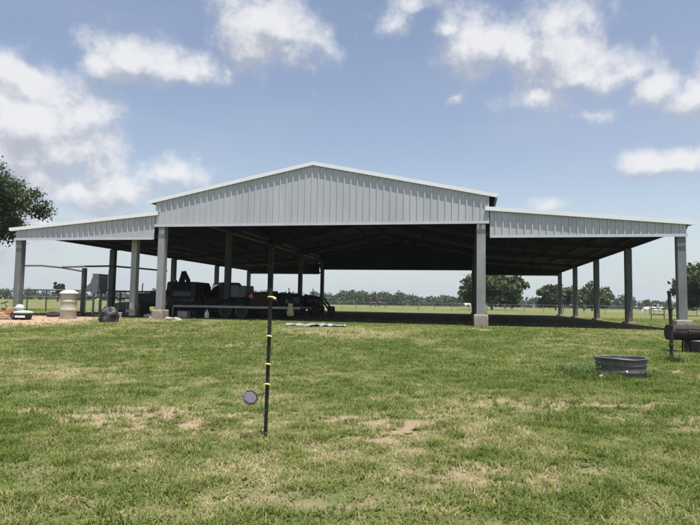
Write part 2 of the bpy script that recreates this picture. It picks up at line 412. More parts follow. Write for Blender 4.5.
for b, fc in ((FB, -1), (DEP+.20, 1)):
    zb = 4.42 if fc < 0 else 4.27
    ribbed('gable_sheet', -.33, W1+.33, zb, lambda a: ztop_main(a)-.02, b, fc)
    ribbed('lean_to_sheet', -W2-.18, -.37, 3.80, lambda a: ztop_L(a)-.02, b+.02, fc)
    ribbed('lean_to_sheet', W1+.37, W1+W2+.18, 3.80, lambda a: ztop_R(a)-.02, b+.02, fc)
    yy = b + fc*.064
    for (a0, a1, z) in ((-.34, W1+.34, zb), (-W2-.20, -.37, 3.80), (W1+.37, W1+W2+.20, 3.80)):
        MB().box(((a0+a1)/2, yy, z+.035), (a1-a0, .02, .12)).build('base_trim', 'basetrim', barn)
for b in (FB+.062, DEP+.138):  # added dark sheets inside the cladding, the barn's shade put into their colour
    zb = 4.45 if b < 5 else 4.30
    o = MB().prism([(-.28, zb), (W1+.28, zb), (W1+.28, EAVE-.10), (MIDW, RIDGE-.12), (-.28, EAVE-.10)], b-.004, b+.004).build('gable_painted_shade', 'under', barn); recalc(o)
    for sg in (-1, 1):
        P = (lambda a: W1+a) if sg > 0 else (lambda a: -a)
        o = MB().prism([(P(.40), 3.84), (P(W2+.14), 3.84), (P(W2+.14), LOUT-.12), (P(.40), LIN-.16)], b-.004, b+.004).build('lean_to_painted_shade', 'under', barn); recalc(o)
# roofs: thin sheets with a little overhang, white rake and eave trim
OV = .05
def roof(name, pts, parent=barn):
    t = .06
    mb = MB(); n = len(pts)
    for lo, hi in ((FB-OV, DEP+.2+OV),):
        poly = [(a, z) for a, z in pts] + [(a, z-t) for a, z in reversed(pts)]
        mb.prism(poly, lo, hi)
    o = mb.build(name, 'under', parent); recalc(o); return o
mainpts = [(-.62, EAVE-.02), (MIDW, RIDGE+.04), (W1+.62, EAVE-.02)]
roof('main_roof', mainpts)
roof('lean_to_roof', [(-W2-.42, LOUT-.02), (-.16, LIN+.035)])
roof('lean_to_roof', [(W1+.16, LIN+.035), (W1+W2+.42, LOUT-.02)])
def rake(pts, b, hgt=.17, w=.05):
    poly = [(a, z+.025) for a, z in pts] + [(a, z+.025-hgt) for a, z in reversed(pts)]
    o = MB().prism(poly, b-w/2, b+w/2).build('rake_trim', 'trim', barn); recalc(o)
    poly = [(a, z+.035) for a, z in pts] + [(a, z+.018) for a, z in reversed(pts)]
    s = 1 if b < 5 else -1
    o = MB().prism(poly, min(b+s*(w/2+.003), b+s*.2), max(b+s*(w/2+.003), b+s*.2)).build('rake_trim', 'trim', barn); recalc(o)
for b in (FB-OV-.03, DEP+.2+OV+.03):
    rake([(-.66, EAVE-.03), (MIDW, RIDGE+.04), (W1+.66, EAVE-.03)], b)
    rake([(-W2-.46, LOUT-.025), (-.16, LIN+.035)], b)
    rake([(W1+.16, LIN+.035), (W1+W2+.46, LOUT-.025)], b)
for a, z in ((-W2-.47, LOUT-.06), (W1+W2+.47, LOUT-.06), (-.67, EAVE-.06), (W1+.67, EAVE-.06)):
    MB().box((a, DEP/2, z), (.09, DEP+.60, .13)).build('gutter', 'trim', barn)
for a in (-.33, W1+.33):                             # strip of wall between the lean-to and the main eave
    MB().box((a, DEP/2, (LIN+EAVE)/2), (.02, DEP+.36, EAVE-LIN-.08)).build('side_sheet', 'sheet', barn)
# frames
def col_mb(z1, w=.34):
    mb = MB(); mb.box((0, 0, (z1+.30)/2), (w, w, z1-.30)); return mb
CW = {0: .35, 1: .38}
def column(a, b, z1, w, pier=.30):
    m = 'shadecol' if b > 1 else ('column' if 0 <= a <= W1 else 'halfshadecol')  # lit, half shaded and shaded copies of the column steel
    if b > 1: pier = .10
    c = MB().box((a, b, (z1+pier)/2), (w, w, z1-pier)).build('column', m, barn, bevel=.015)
    MB().box((a, b, pier+.012), (w+.14, w+.14, .024)).build('base_plate', 'column', c)
    bl = MB().box((a, b, pier/2-.22), (.60, .60, pier+.43)).build('concrete_pier', 'concrete', c, bevel=.03)
    if b == 0 and 0 <= a <= W1:
        for i in (-1, 1):
            for j in (-1, 1): MB().lathe([(.018, 0), (.018, .06)], 8, Matrix.Translation((a+i*(w/2+.035), b+j*(w/2+.035), pier+.024))).build('anchor_bolt', 'steel', c)
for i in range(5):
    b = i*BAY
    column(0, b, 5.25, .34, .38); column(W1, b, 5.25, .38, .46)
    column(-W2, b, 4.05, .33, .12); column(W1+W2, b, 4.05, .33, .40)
    # rafters, deeper at the knee
    for sgn in (1, -1):
        P = lambda a: a if sgn > 0 else W1-a
        for q, (w, zo) in enumerate(((.02, 0), (.20, 0))):
            up = [(P(.17), EAVE+.02), (P(MIDW), RIDGE-.30)]
            dep = (.62, .34)
            if q == 0:
                poly = [(P(-.25), EAVE-.18), (P(MIDW), RIDGE-.20), (P(MIDW), RIDGE-.52), (P(.17), EAVE-.62), (P(-.25), EAVE-.62)]
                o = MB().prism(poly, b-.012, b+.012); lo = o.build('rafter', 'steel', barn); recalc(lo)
            else:
                for (pa, pb) in (((P(.17), EAVE-.625), (P(MIDW), RIDGE-.525)), ((P(-.25), EAVE-.165), (P(MIDW), RIDGE-.19))):
                    o = MB().prism([pa, pb, (pb[0], pb[1]-.015), (pa[0], pa[1]-.015)], b-.1, b+.1).build('rafter_flange', 'steel', lo); recalc(o)
    for (ai, ao, zf) in ((-.17, -W2, ztop_L), (W1+.17, W1+W2, ztop_R)):
        s = -1 if ai < 0 else 1
        poly = [(ai, zf(ai)-.19), (ao+s*.17, zf(ao)-.19), (ao+s*.17, zf(ao)-.44), (ai, zf(ai)-.55)]
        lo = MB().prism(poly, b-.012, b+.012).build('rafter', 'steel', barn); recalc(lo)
        for (pa, pb) in ((poly[3], poly[2]), (poly[0], poly[1])):
            o = MB().prism([pa, pb, (pb[0], pb[1]-.015), (pa[0], pa[1]-.015)], b-.09, b+.09).build('rafter_flange', 'steel', lo); recalc(o)
def purlin(a, z, tilt):
    rot = Matrix.Rotation(tilt, 3, 'Y')
    mb = MB()
    mb.box((a, DEP/2, z), (.012, DEP+.3, .15), rot=rot)
    for dz, dx in ((.072, .03), (-.072, -.03)):
        v = rot @ Vector((dx, 0, dz)); mb.box((a+v.x, DEP/2, z+v.z), (.06, DEP+.3, .008), rot=rot)
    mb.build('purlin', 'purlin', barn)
sl = math.atan((RIDGE-EAVE)/(MIDW+.33)); s2 = math.atan((LIN-LOUT)/(W2+.25))
for k in range(6):
    a = .1 + k*1.42; purlin(a, ztop_main(a)-.11, -sl); purlin(W1-a, ztop_main(a)-.11, sl)
    a = .55 + k*1.38; purlin(-a, ztop_L(-a)-.12, -s2); purlin(W1+a, ztop_R(W1+a)-.12, s2)
for a, z in ((-W2-.2, 4.22), (W1+W2+.2, 4.22)):
    MB().box((a, DEP/2, z), (.06, DEP+.3, .22)).build('eave_strut', 'purlin', barn)
for a in (0, W1):
    MB().box((a, DEP/2, 5.32), (.08, DEP-.3, .2)).build('eave_strut', 'purlin', barn)
# extra post under the left lean-to gable
c = MB().box((-1.78, .55, 2.2), (.30, .30, 4.3)).build('column', 'column', barn, bevel=.015)
# girts behind front and rear sheets
for b in (0.03, DEP-.03):
    for (a0, a1, z) in ((.2, W1-.2, 4.62), (-W2+.2, -.2, 3.95), (W1+.2, W1+W2-.2, 3.95)):
        MB().box(((a0+a1)/2, b, z), (a1-a0, .07, .16)).build('girt', 'purlin', barn)

# ------------------------------------------------------------------ trees
def leafmat(name, c1, c2, trans=.25):
    m = bpy.data.materials.new(name); m.use_nodes = True; nt = m.node_tree; N = nt.nodes; L = nt.links
    bs = N['Principled BSDF']; bs.inputs['Roughness'].default_value = .6; bs.inputs['Specular IOR Level'].default_value = .25
    a = N.new('ShaderNodeAttribute'); a.attribute_name = 'tint'
    cr = N.new('ShaderNodeValToRGB'); cr.color_ramp.elements[0].color = (*c1, 1); cr.color_ramp.elements[1].color = (*c2, 1)
    L.new(a.outputs['Fac'], cr.inputs['Fac']); L.new(cr.outputs[0], bs.inputs['Base Color'])
    tr = N.new('ShaderNodeBsdfTranslucent'); L.new(cr.outputs[0], tr.inputs['Color'])
    mx = N.new('ShaderNodeMixShader'); mx.inputs[0].default_value = trans
    L.new(bs.outputs[0], mx.inputs[1]); L.new(tr.outputs[0], mx.inputs[2]); L.new(mx.outputs[0], N['Material Output'].inputs['Surface'])
    return m
M['leaf'] = leafmat('oak_leaf', (.026, .042, .016), (.068, .10, .034))
M['leaf2'] = leafmat('pale_leaf', (.045, .065, .022), (.11, .14, .05))
def leaves(centers, radii, n, size, rng, squash=.75, tint0=None):
    """leaf quads spread through many small clumps -> co, tint"""
    w = np.array(radii)**2; idx = rng.choice(len(centers), n, p=w/w.sum())
    C_ = np.array(centers)[idx]; r = np.array(radii)[idx]
    v = rng.normal(size=(n, 3)); v /= np.linalg.norm(v, axis=1)[:, None]
    rr = r*(rng.random(n)**.45)*(1+.25*rng.normal(size=n).clip(-1, 1.5))
    P = C_ + v*rr[:, None]*np.array([1, 1, squash])
    nrm = rng.normal(size=(n, 3)) + v*.7 + [0, 0, .5]; nrm /= np.linalg.norm(nrm, axis=1)[:, None]
    u = np.cross(nrm, rng.normal(size=(n, 3))); u /= np.linalg.norm(u, axis=1)[:, None]; w_ = np.cross(nrm, u)
    s = size*(.6+.8*rng.random(n))[:, None]
    co = np.stack([P-u*s, P+w_*s*.55, P+u*s, P-w_*s*.55], 1)
    lob = rng.random(len(centers)) if tint0 is None else np.array(tint0)
    t = np.clip(lob[idx]*.6+rng.random(n)*.4, 0, 1)
    return co, t
def leafmesh(name, co, t, m, parent=None):
    n = len(co); me = bpy.data.meshes.new(name); me.vertices.add(n*4); me.vertices.foreach_set('co', co.astype(np.float32).ravel())
    me.loops.add(n*4); me.loops.foreach_set('vertex_index', np.arange(n*4, dtype=np.int32))
    me.polygons.add(n); me.polygons.foreach_set('loop_start', np.arange(0, n*4, 4, dtype=np.int32)); me.update(calc_edges=True)
    a = me.attributes.new('tint', 'FLOAT', 'POINT'); a.data.foreach_set('value', np.repeat(t, 4).astype(np.float32))
    me.materials.append(M[m]); ob = bpy.data.objects.new(name, me); COL.objects.link(ob)
    if parent: ob.parent = parent
    return ob
def tree(name, label, loc, H, rad, seed, lobes=46, n=9000, leaf=.16, m='leaf', base=.28, group=None, ratio=1., lob_r=.22, trunk=.035):
    rng = np.random.default_rng(seed); rnd = random.Random(seed)
    t = thing(name, label, 'tree', loc, 0, group)
    cz = H*(base+(1-base)/2); hz = H*(1-base)/2
    cs, rs = [], []
    for k in range(lobes):
        th = rnd.random()*2*PI; ph = math.asin(max(-1, min(1, rnd.uniform(-.85, 1)))); q = rnd.uniform(.35, .92)
        r = rad*lob_r*rnd.uniform(.65, 1.35)
        cs.append((math.cos(th)*math.cos(ph)*rad*q, math.sin(th)*math.cos(ph)*rad*q*ratio, cz+math.sin(ph)*hz*min(q+.08, .92))); rs.append(r)
    co, tt = leaves(cs, rs, n, leaf, rng)
    crown = leafmesh('crown', co, tt, m, t)
    tr = MB(); top = H*.62; pts = []; rr = []
    for k in range(7):
        q = k/6; pts.append((math.sin(q*3+seed)*.03*H*q, math.cos(q*2+seed)*.025*H*q, -.25+q*(top+.25))); rr.append(H*trunk*(1-.75*q)*(1.35 if k == 0 else 1))
    tr.tube(pts, rr, 9).build('trunk', 'bark', t, smooth=True)
    limb = MB()
    for c, r in zip(cs, rs):
        if rnd.random() < .6:
            s0 = rnd.uniform(.30, .95); i = min(int(s0*6), 5); fr = s0*6-i
            p0 = Vector(pts[i]).lerp(Vector(pts[i+1]), fr); p1 = Vector(c); mid = p0.lerp(p1, .5)+Vector((0, 0, -.04*H*rnd.random()))
            r0 = H*trunk*(1-.75*s0)*.5; limb.tube([p0, mid, p1], [r0, r0*.55, r0*.18], 5)
    limb.build('limbs', 'bark', t, smooth=True)
    return t
def sized(px0, px1, ytop, dist):       # crown half width and height of a tree seen between these columns
    hor = 298 + (px0+px1)/2/700*10
    return (px1-px0)/2*dist/F, (hor-ytop)*dist/F + CH
def big(px0, px1, ytop, dist, **k):
    r, h = sized(px0, px1, ytop, dist); p = at((px0+px1)/2, dist); p.z -= .05
    return tree(k.pop('name', 'oak_tree'), k.pop('label'), p, h, r, **k)
big(-135, 20, 184, 47, label='large dark oak reaching into the picture beyond the left end of the roof', seed=3, lobes=190, n=95000, leaf=.10, base=.42, lob_r=.15, ratio=.9)
big(456, 528, 275, 120, label='broad dark oak in the pasture seen past the right main column', seed=5, lobes=60, n=9000, leaf=.45, base=.10, group='oaks in the pasture')
big(536, 575, 286, 150, label='low rounded oak seen under the right lean-to, left of a pair', seed=8, lobes=46, n=6000, leaf=.42, base=.06, m='leaf', group='oaks in the pasture')
big(571, 613, 285, 145, label='yellowish green rounded oak seen under the right lean-to, right of a pair', seed=9, lobes=46, n=6000, leaf=.42, base=.06, m='leaf2', group='oaks in the pasture')
big(680, 752, 266, 85, label='ragged dark tree behind the outermost right barn column', seed=12, lobes=70, n=11000, leaf=.26, base=.12, lob_r=.17, group='oaks in the pasture')
big(52, 63, 283, 165, name='small_tree', label='tiny dark tree on the skyline behind the ivory drum', seed=14, lobes=14, n=900, leaf=.4, base=.25)

def treeline():
    rng = np.random.default_rng(21); cs, rs, ti = [], [], []
    def run(px0, px1, prof, dist, n):
        for k in range(n):
            px = px0+(px1-px0)*rng.random(); d = dist*(1+.14*rng.random())
            h = np.interp(px, [q[0] for q in prof], [q[1] for q in prof])*d/F + CH
            h *= .74+.30*fbm(np.array(px*.09), np.array(3.), 3)*1.2
            p = at(px, d); r = h*rng.uniform(.22, .38); z = rng.uniform(.12, 1)*h - r*.7
            cs.append((p.x, p.y, max(z, r*.3))); rs.append(r); ti.append(rng.random())
    run(-140, 175, [(-140, 9), (0, 9), (60, 8), (100, 9), (175, 9)], 330, 420)
    run(140, 330, [(140, 10), (330, 13)], 330, 240)
    run(322, 480, [(322, 12), (345, 14), (358, 17), (375, 14), (388, 16), (405, 14), (422, 9), (440, 11), (480, 10)], 300, 420)
    run(470, 800, [(470, 11), (530, 11), (612, 9), (620, 12), (640, 12), (655, 9), (800, 10)], 310, 460)
    # the wood goes on all round, out of the picture
    for k in range(500):
        th = rng.uniform(R(50), R(310)); d = rng.uniform(320, 380); h = rng.uniform(5, 9); r = h*rng.uniform(.25, .4)
        cs.append((math.sin(th)*d, math.cos(th)*d, max(rng.uniform(.2, 1)*h-r*.7, r*.3))); rs.append(r); ti.append(rng.random())
    co, t = leaves(cs, rs, 62000, .75, rng, .8, ti)
    o = leafmesh('far_wood', co, t, 'leaf')
    tag(o, 'low dark line of distant woods along the horizon', 'woods', kind='stuff')
treeline()

# ------------------------------------------------------------------ steel fence post in the foreground
pb = G(265.3, 437.5)
fp = thing('fence_post', 'thin black steel fence post in the near lawn carrying yellow insulators', 'fence post', pb)
dist = math.hypot(pb.x, pb.y)
def on_post(py):                        # height up the post of a picture row
    d = ray(266, py); return CH + d.z/math.hypot(d.x, d.y)*dist - pb.z
lean = Matrix.Rotation(.012, 3, 'Y')
tp = on_post(288)
tee = [(-.019, -.004), (.019, -.004), (.019, .004), (.003, .004), (.003, .032), (-.003, .032), (-.003, .004), (-.019, .004)]
mb = MB(); mb.prism(tee, -.3, tp, 'xyz')
for k in range(18): mb.box((0, -.009, .12+k*.08), (.012, .010, .026))
for q in mb.v: q.xyz = lean @ q
o = mb.build('post', 'postpaint', fp); recalc(o)
for k, py in enumerate((297, 336, 364, 384)):
    z = on_post(py); mb = MB()
    mb.box((0, -.012, z), (.040, .016, .020)); mb.box((0, .012, z), (.040, .010, .014))
    mb.tube([(-.030, -.020, z), (-.010, -.026, z+.004), (.012, -.026, z), (.032, -.018, z-.006)], [.006, .008, .008, .006], 8)
    if k in (0,): mb.tube([(.02, -.02, z), (.06, -.03, z-.02)], [.014, .016], 8)
    for q in mb.v: q.xyz = lean @ q
    ins = mb.build('insulator', 'yellow', fp, bevel=.003)
z = on_post(394)
MB().tube([(0, -.02, z+.02), (-.05, -.03, z), (-.085, -.03, z-.015)], .007, 8).build('bracket', 'black', fp, smooth=True)
MB().tube([(-.03, -.02, z+.0), (-.055, -.012, z-.06), (-.05, .0, z-.13), (-.03, .005, z-.20), (-.006, 0, z-.26)], .003, 6).build('cable', 'black', fp, smooth=True)
mx = Matrix.Translation((-.165, -.035, z-.035)) @ Matrix.Rotation(R(30), 4, 'Z') @ Matrix.Rotation(R(58), 4, 'X') @ Matrix.Rotation(R(22), 4, 'Z')
hd = MB().lathe([(.001, -.045), (.045, -.042), (.078, -.012), (.086, .002), (.086, .012), (.076, .014), (.072, .008), (.001, .008)], 8, mx).build('solar_lamp', 'black', fp)
MB().lathe([(.001, .0085), (.066, .0085), (.066, .013), (.001, .0135)], 8, mx).build('solar_cell', 'cell', hd)

# ------------------------------------------------------------------ round galvanised tub
tc = G(621, 376.3)
tub = thing('round_tub', 'round dented grey metal stock tub sitting in the grass at right', 'stock tub', tc)
w_ = 22.0*math.hypot(tc.x, tc.y)/F
mb = MB(); prof = [(w_*.945, -.06), (w_*.955, .07), (w_*.975, .09), (w_*.975, .11), (w_*.955, .13), (w_*.96, .19), (w_*.98, .21), (w_*.98, .23), (w_*.96, .255), (w_*.98, .31), (w_*1.02, .315), (w_*1.03, .335), (w_*1.0, .345), (w_*.955, .335), (w_*.93, .20), (w_*.90, .03), (w_*.3, .02), (.01, .02)]
mb.lathe(prof, 40)
for q in mb.v:
    a = math.atan2(q.y, q.x); k = 1+.018*math.sin(3*a+1)+.012*math.sin(7*a); q.x *= k; q.y *= k*.97
    q.z *= 1.06
    if q.z > .25: q.z += .006*math.sin(2*a+.6)+.004*math.sin(5*a)
mb.build('wall', 'dull', tub, smooth=True)
MB().tube([(-w_*.2, -w_*.93, .13), (-w_*.2, -w_*1.01, .12)], .022, 10).build('drain_plug', 'white', tub, smooth=True)
for s in (-1, 1):
    MB().tube([(s*w_*1.0, -.08, .30), (s*w_*1.07, -.05, .27), (s*w_*1.07, .05, .27), (s*w_*1.0, .08, .30)], .008, 6).build('handle', 'dull', tub, smooth=True)
st = G(602, 379); st.z += .03
tag(MB().lathe([(.01, -.03), (.05, -.02), (.06, .01), (.045, .04), (.01, .05)], 7).build('stone', 'white', loc=st), 'small pale stone lying at the foot of the round tub', 'stone')

# ------------------------------------------------------------------ right edge: steel post, rusty drum cooker, outer post rubble
p = G(671.5, 361)
fp2 = thing('fence_post', 'tall dark steel corner post at the right edge beside the rusty drum', 'fence post', p)
hh = CH - p.z + .012*math.hypot(p.x, p.y)*1.9
MB().tube([(0, 0, -.3), (.01, 0, .7), (-.02, 0, hh)], .040, 10).build('post', 'postpaint', fp2, smooth=True)
MB().lathe([(.050, 0), (.050, .05), (.02, .07)], 10, Matrix.Translation((-.02, 0, hh))).build('cap', 'postpaint', fp2)
for z in (.35, .8, 1.2): MB().lathe([(.048, 0), (.055, .01), (.055, .05), (.048, .06)], 10, Matrix.Translation((0, 0, z))).build('clamp', 'rust', fp2)
p = G(690, 352)
sm = thing('drum_cooker', 'rusty brown drum lying on a stand by the right edge of the lawn', 'drum cooker', (p.x+.15, p.y, p.z), R(-8))
S = math.hypot(p.x, p.y)/F
dr = MB(); mxh = Matrix.Translation((0, 0, .52)) @ Matrix.Rotation(PI/2, 4, 'Y')
L_ = .72
dr.lathe([(.01, -L_), (.20, -L_), (.21, -L_+.01), (.21, -.25), (.222, -.24), (.222, -.20), (.21, -.19), (.21, .30), (.222, .31), (.222, .35), (.21, .36), (.21, L_-.01), (.20, L_), (.01, L_)], 24, mxh)
drum = dr.build('drum', 'rust', sm, smooth=True)
MB().box((0, -.193, .61), (1.1, .02, .012)).build('lid_seam', 'black', drum)
MB().tube([(-.25, -.20, .57), (-.25, -.25, .57), (.25, -.25, .57), (.25, -.20, .57)], .010, 6).build('handle', 'pipe', drum)
for s in (-.28, .48):
    for j in (-1, 1): MB().tube([(s, j*.10, .38), (s+.03, j*.20, -.05)], .022, 8).build('leg', 'rust', sm)
ash = MB().lathe([(.01, 0), (.33, 0), (.36, .05), (.36, .36), (.33, .39), (.01, .39)], 20, Matrix.Translation((.10, .02, -.06))).build('firebox', 'black', sm, smooth=True)
# small tan stones round the outer right column
for k, (px, py) in enumerate(((676, 329), (684, 331), (690, 330))):
    q = G(px, py)
    mb = MB().lathe([(.01, -.1), (.16, -.06), (.19, .06), (.14, .17), (.02, .2)], 7)
    for v in mb.v: v.x *= random.uniform(.8, 1.3); v.z *= random.uniform(.8, 1.2)
    o = mb.build('rock', 'concrete', loc=q); o.rotation_euler = (0, 0, k*1.3)
    tag(o, ('pale rock at the foot of the outermost right column, the one nearest the dark post', 'pale rock at the foot of the outermost right column, the middle one', 'pale rock at the foot of the outermost right column, the one farthest right')[k], 'rock', 'rocks at the right column')

# ------------------------------------------------------------------ animals
def skinned(name, pts, edges, m, parent, sub=2):
    me = bpy.data.meshes.new(name); me.from_pydata([q[0] for q in pts], edges, [])
    ob = bpy.data.objects.new(name, me); COL.objects.link(ob); ob.parent = parent
    sk = ob.modifiers.new('skin', 'SKIN'); 
    for v, q in zip(me.skin_vertices[0].data if me.skin_vertices else [], pts): v.radius = (q[1], q[2] if len(q) > 2 else q[1])
    sb = ob.modifiers.new('sub', 'SUBSURF'); sb.levels = sub; sb.render_levels = sub
    me.materials.append(M[m]); return ob
def cow(loc, rz, m, label, graze=False, s=1., cat='cow', group='cattle in the pasture'):
    t = thing('cow', label, cat, loc, rz, group); t.scale = (s, s, s)
    head = [((.95, 0, 1.28), .17), ((1.22, 0, 1.42), .14), ((1.42, 0, 1.36), .10), ((1.62, 0, 1.24), .075)] if not graze else \
           [((.95, 0, 1.08), .17), ((1.18, 0, .72), .14), ((1.28, 0, .42), .12), ((1.40, 0, .16), .075)]
    pts = [((-.75, 0, 1.10), .27, .30), ((-.35, 0, 1.02), .30, .33), ((.15, 0, 1.0), .30, .35), ((.62, 0, 1.08), .26, .32)] + head
    edges = [(i, i+1) for i in range(7)]
    for sy in (-1, 1):
        n = len(pts); pts += [((.62, sy*.17, .72), .12), ((.66, sy*.18, .38), .065), ((.64, sy*.18, .06), .055), ((.68, sy*.18, .02), .06)]
        edges += [(3, n), (n, n+1), (n+1, n+2), (n+2, n+3)]
        n = len(pts); pts += [((-.72, sy*.18, .78), .15), ((-.66, sy*.19, .55), .08), ((-.82, sy*.19, .36), .06), ((-.80, sy*.19, .05), .055), ((-.76, sy*.19, .02), .06)]
        edges += [(0, n)] + [(n+i, n+i+1) for i in range(4)]
    n = len(pts); pts += [((-1.03, 0, 1.2), .04), ((-1.10, 0, .8), .025), ((-1.08, 0, .5), .045)]; edges += [(0, n), (n, n+1), (n+1, n+2)]
    n = len(pts); hx = pts[5][0] if not graze else pts[6][0]
    for sy in (-1, 1):
        pts += [((hx[0]-.02, sy*.14, hx[2]+.06), .04, .03), ((hx[0]-.04, sy*.26, hx[2]+.04), .02, .04)]
    edges += [((5 if not graze else 6), n), (n, n+1), ((5 if not graze else 6), n+2), (n+2, n+3)]
    skinned('body', pts, edges, m, t); return t
def pasture(px, dist): q = at(px, dist); return (q.x, q.y, q.z)
cow(pasture(650, 92), R(170), 'cowwhite', 'white calf grazing in the pasture beside the outer right column, left of two', True, .82)
cow(pasture(657.5, 98), R(15), 'cowwhite', 'white calf standing in the pasture beside the outer right column, right of two', False, .72)
cow(pasture(373, 150), R(10), 'cowbrown', 'brown cow far off behind the barn, left of two near the wood', True, 1.0)
cow(pasture(382, 156), R(190), 'cowbrown', 'brown cow far off behind the barn, right of two near the wood', False, 1.0)
cow(pasture(468, 160), R(20), 'cowwhite', 'white cow far off beside the broad dark oak', True, 1.1)

# pasture wire fence
def wirefence(px0, px1, d0, d1, n, label, h=1.25):
    a, b = at(px0, d0), at(px1, d1); t = thing('wire_fence', label, 'fence', a)
    for k in range(n+1):
        q = a.lerp(b, k/n)-a
        MB().tube([(q.x, q.y, -.2), (q.x+.02*math.sin(k*2), q.y, h)], .055 if k % 4 == 0 else .035, 7).build('post', 'wood', t)
    for z in (.35, .7, 1.05):
        MB().tube([(0, 0, z), tuple((b-a)+Vector((0, 0, z)))], .006, 4).build('wire', 'greymetal', t)
wirefence(300, 800, 96, 84, 26, 'wire fence on wooden posts crossing the pasture behind the barn')
# little wooden gate frame in the right pasture
q = at(651, 46); q2 = at(664, 46)
gt = thing('field_gate', 'small grey wooden hurdle in the grass left of the outer right column', 'hurdle', q, math.atan2(q2.y-q.y, q2.x-q.x))
wd = (q2-q).length
for x in (0, wd): MB().box((x, 0, .5), (.08, .08, 1.1)).build('post', 'wood', gt)
for z in (.42, .85): MB().box((wd/2, 0.06, z), (wd, .03, .09)).build('rail', 'wood', gt)

# ------------------------------------------------------------------ left yard: pipe corral
def zat(px, py, pos):                    # height (above the ground) of a picture point at the distance of pos
    d = ray(px, py); k = math.hypot(pos.x, pos.y)/math.hypot(d.x, d.y); return CH + d.z*k
cor = thing('pipe_corral', 'tall open corral of dark steel pipe rails seen through the left lean-to', 'corral')
D0 = 40.
cps = [at(24, D0), at(83, D0), at(164, D0)]
cor.location = cps[1]
c0 = cps[1]
def loc_(p, z): return Vector((p.x-c0.x, p.y-c0.y, z-c0.z))
MB().box((0, 0, (zat(83, 268, c0)-.3)/2), (.24, .24, zat(83, 268, c0)+.3)).build('corner_post', 'pipe', cor, bevel=.01)
tops = [(20, 265.5), (40, 265.5), (60, 267.5), (83, 271.5)]
MB().tube([loc_(at(px, D0), zat(px, py, at(px, D0))) for px, py in tops], .055, 8).build('top_rail', 'pipe', cor, smooth=True)
tops = [(60, 267), (83, 266.3), (110, 266), (140, 268.5), (166, 271)]
MB().tube([loc_(at(px, D0-.2), zat(px, py, at(px, D0-.2))) for px, py in tops], .055, 8).build('top_rail', 'pipe', cor, smooth=True)
for yy in (289.5, 296.5):
    MB().tube([loc_(at(px, D0), zat(px, yy+(px-24)*.018, at(px, D0))) for px in (24, 83, 166)], .05 if yy < 292 else .03, 8).build('rail', 'pipe', cor, smooth=True)
for px in (27, 46, 64, 100, 120, 140, 156):
    q = at(px, D0); MB().tube([loc_(q, -.2), loc_(q, zat(px, 289.5+(px-24)*.018, q))], .045, 8).build('post', 'pipe', cor)
q = at(107.5, D0-1); MB().tube([loc_(q, -.2), loc_(q, zat(107, 270, q))], .03, 8).build('post', 'greymetal', cor)

# feed bin on legs
p = at(97, 34.5)
fb = thing('feed_bin', 'grey metal feed bin on thin legs behind the left lean-to column', 'feed bin', p, R(-8))
zt = zat(98, 275, p)-p.z; zb = zat(98, 291, p)-p.z
sc = math.hypot(p.x, p.y)/F
poly = [(-.5*sc, zt), (5.4*sc, zt), (5.4*sc, zb+.05), (4*sc, zb-.15), (.5*sc, zb-.15), (-7*sc, zb+.05), (-6.5*sc, zb+.25), (-3*sc, zb+.40)]
o = MB().prism(poly, -.45, .45).build('hopper', 'greymetal', fb, bevel=.02); recalc(o)
MB().box((2.45*sc, 0, zt+.02), (6.4*sc, 1.0, .05)).build('lid', 'greymetal', fb)
for x in (-7.5*sc, 0, 6.5*sc):
    for y in (-.4, .4): MB().tube([(x, y, -.2), (x*.95, y, zb+.1)], .035, 6).build('leg', 'greymetal', fb)
for k in range(3): MB().box((2.45*sc, -.46, zt-.2-k*.3), (5.8*sc, .03, .04)).build('stiffener', 'greymetal', fb)

# ivory drum
p = G(68, 318.5); s = math.hypot(p.x, p.y)/F
bar = thing('plastic_drum', 'upright ivory plastic drum with a wide domed lid in the left yard', 'drum', p)
h = 26*s; r = 6.7*s
MB().lathe([(r*.93, -.05), (r, .04), (r, h*.26), (r*1.04, h*.28), (r*1.04, h*.31), (r, h*.33), (r, h*.55), (r*1.04, h*.57), (r*1.04, h*.6), (r, h*.62), (r, h*.82), (r*.95, h*.85)], 28).build('barrel', 'ivory', bar, smooth=True)
MB().lathe([(r*.9, h*.84), (r*1.18, h*.845), (r*1.2, h*.875), (r*1.05, h*.91), (r*.7, h*.96), (r*.35, h*.985), (.01, h*.99)], 28).build('lid', 'ivorytop', bar, smooth=True)
def tyre(px, py, label, r=.32, flat=True):
    q = G(px, py); mb = MB(); prof = []
    for k in range(14):
        t = 2*PI*k/14; prof.append((r*.74+.26*r*math.cos(t), .10+.10*math.sin(t)))
    mb.lathe(prof, 26, closed=True); o = mb.build('old_tyre', 'rubber', loc=q, smooth=True); recalc(o)
    o.rotation_euler = (R(10), R(8), 0); return tag(o, label, 'tyre', 'old tyres around the ivory drum')
tyre(53, 316.5, 'old black tyre lying left of the ivory drum'); tyre(79, 316, 'old black tyre lying right of the ivory drum', .26)

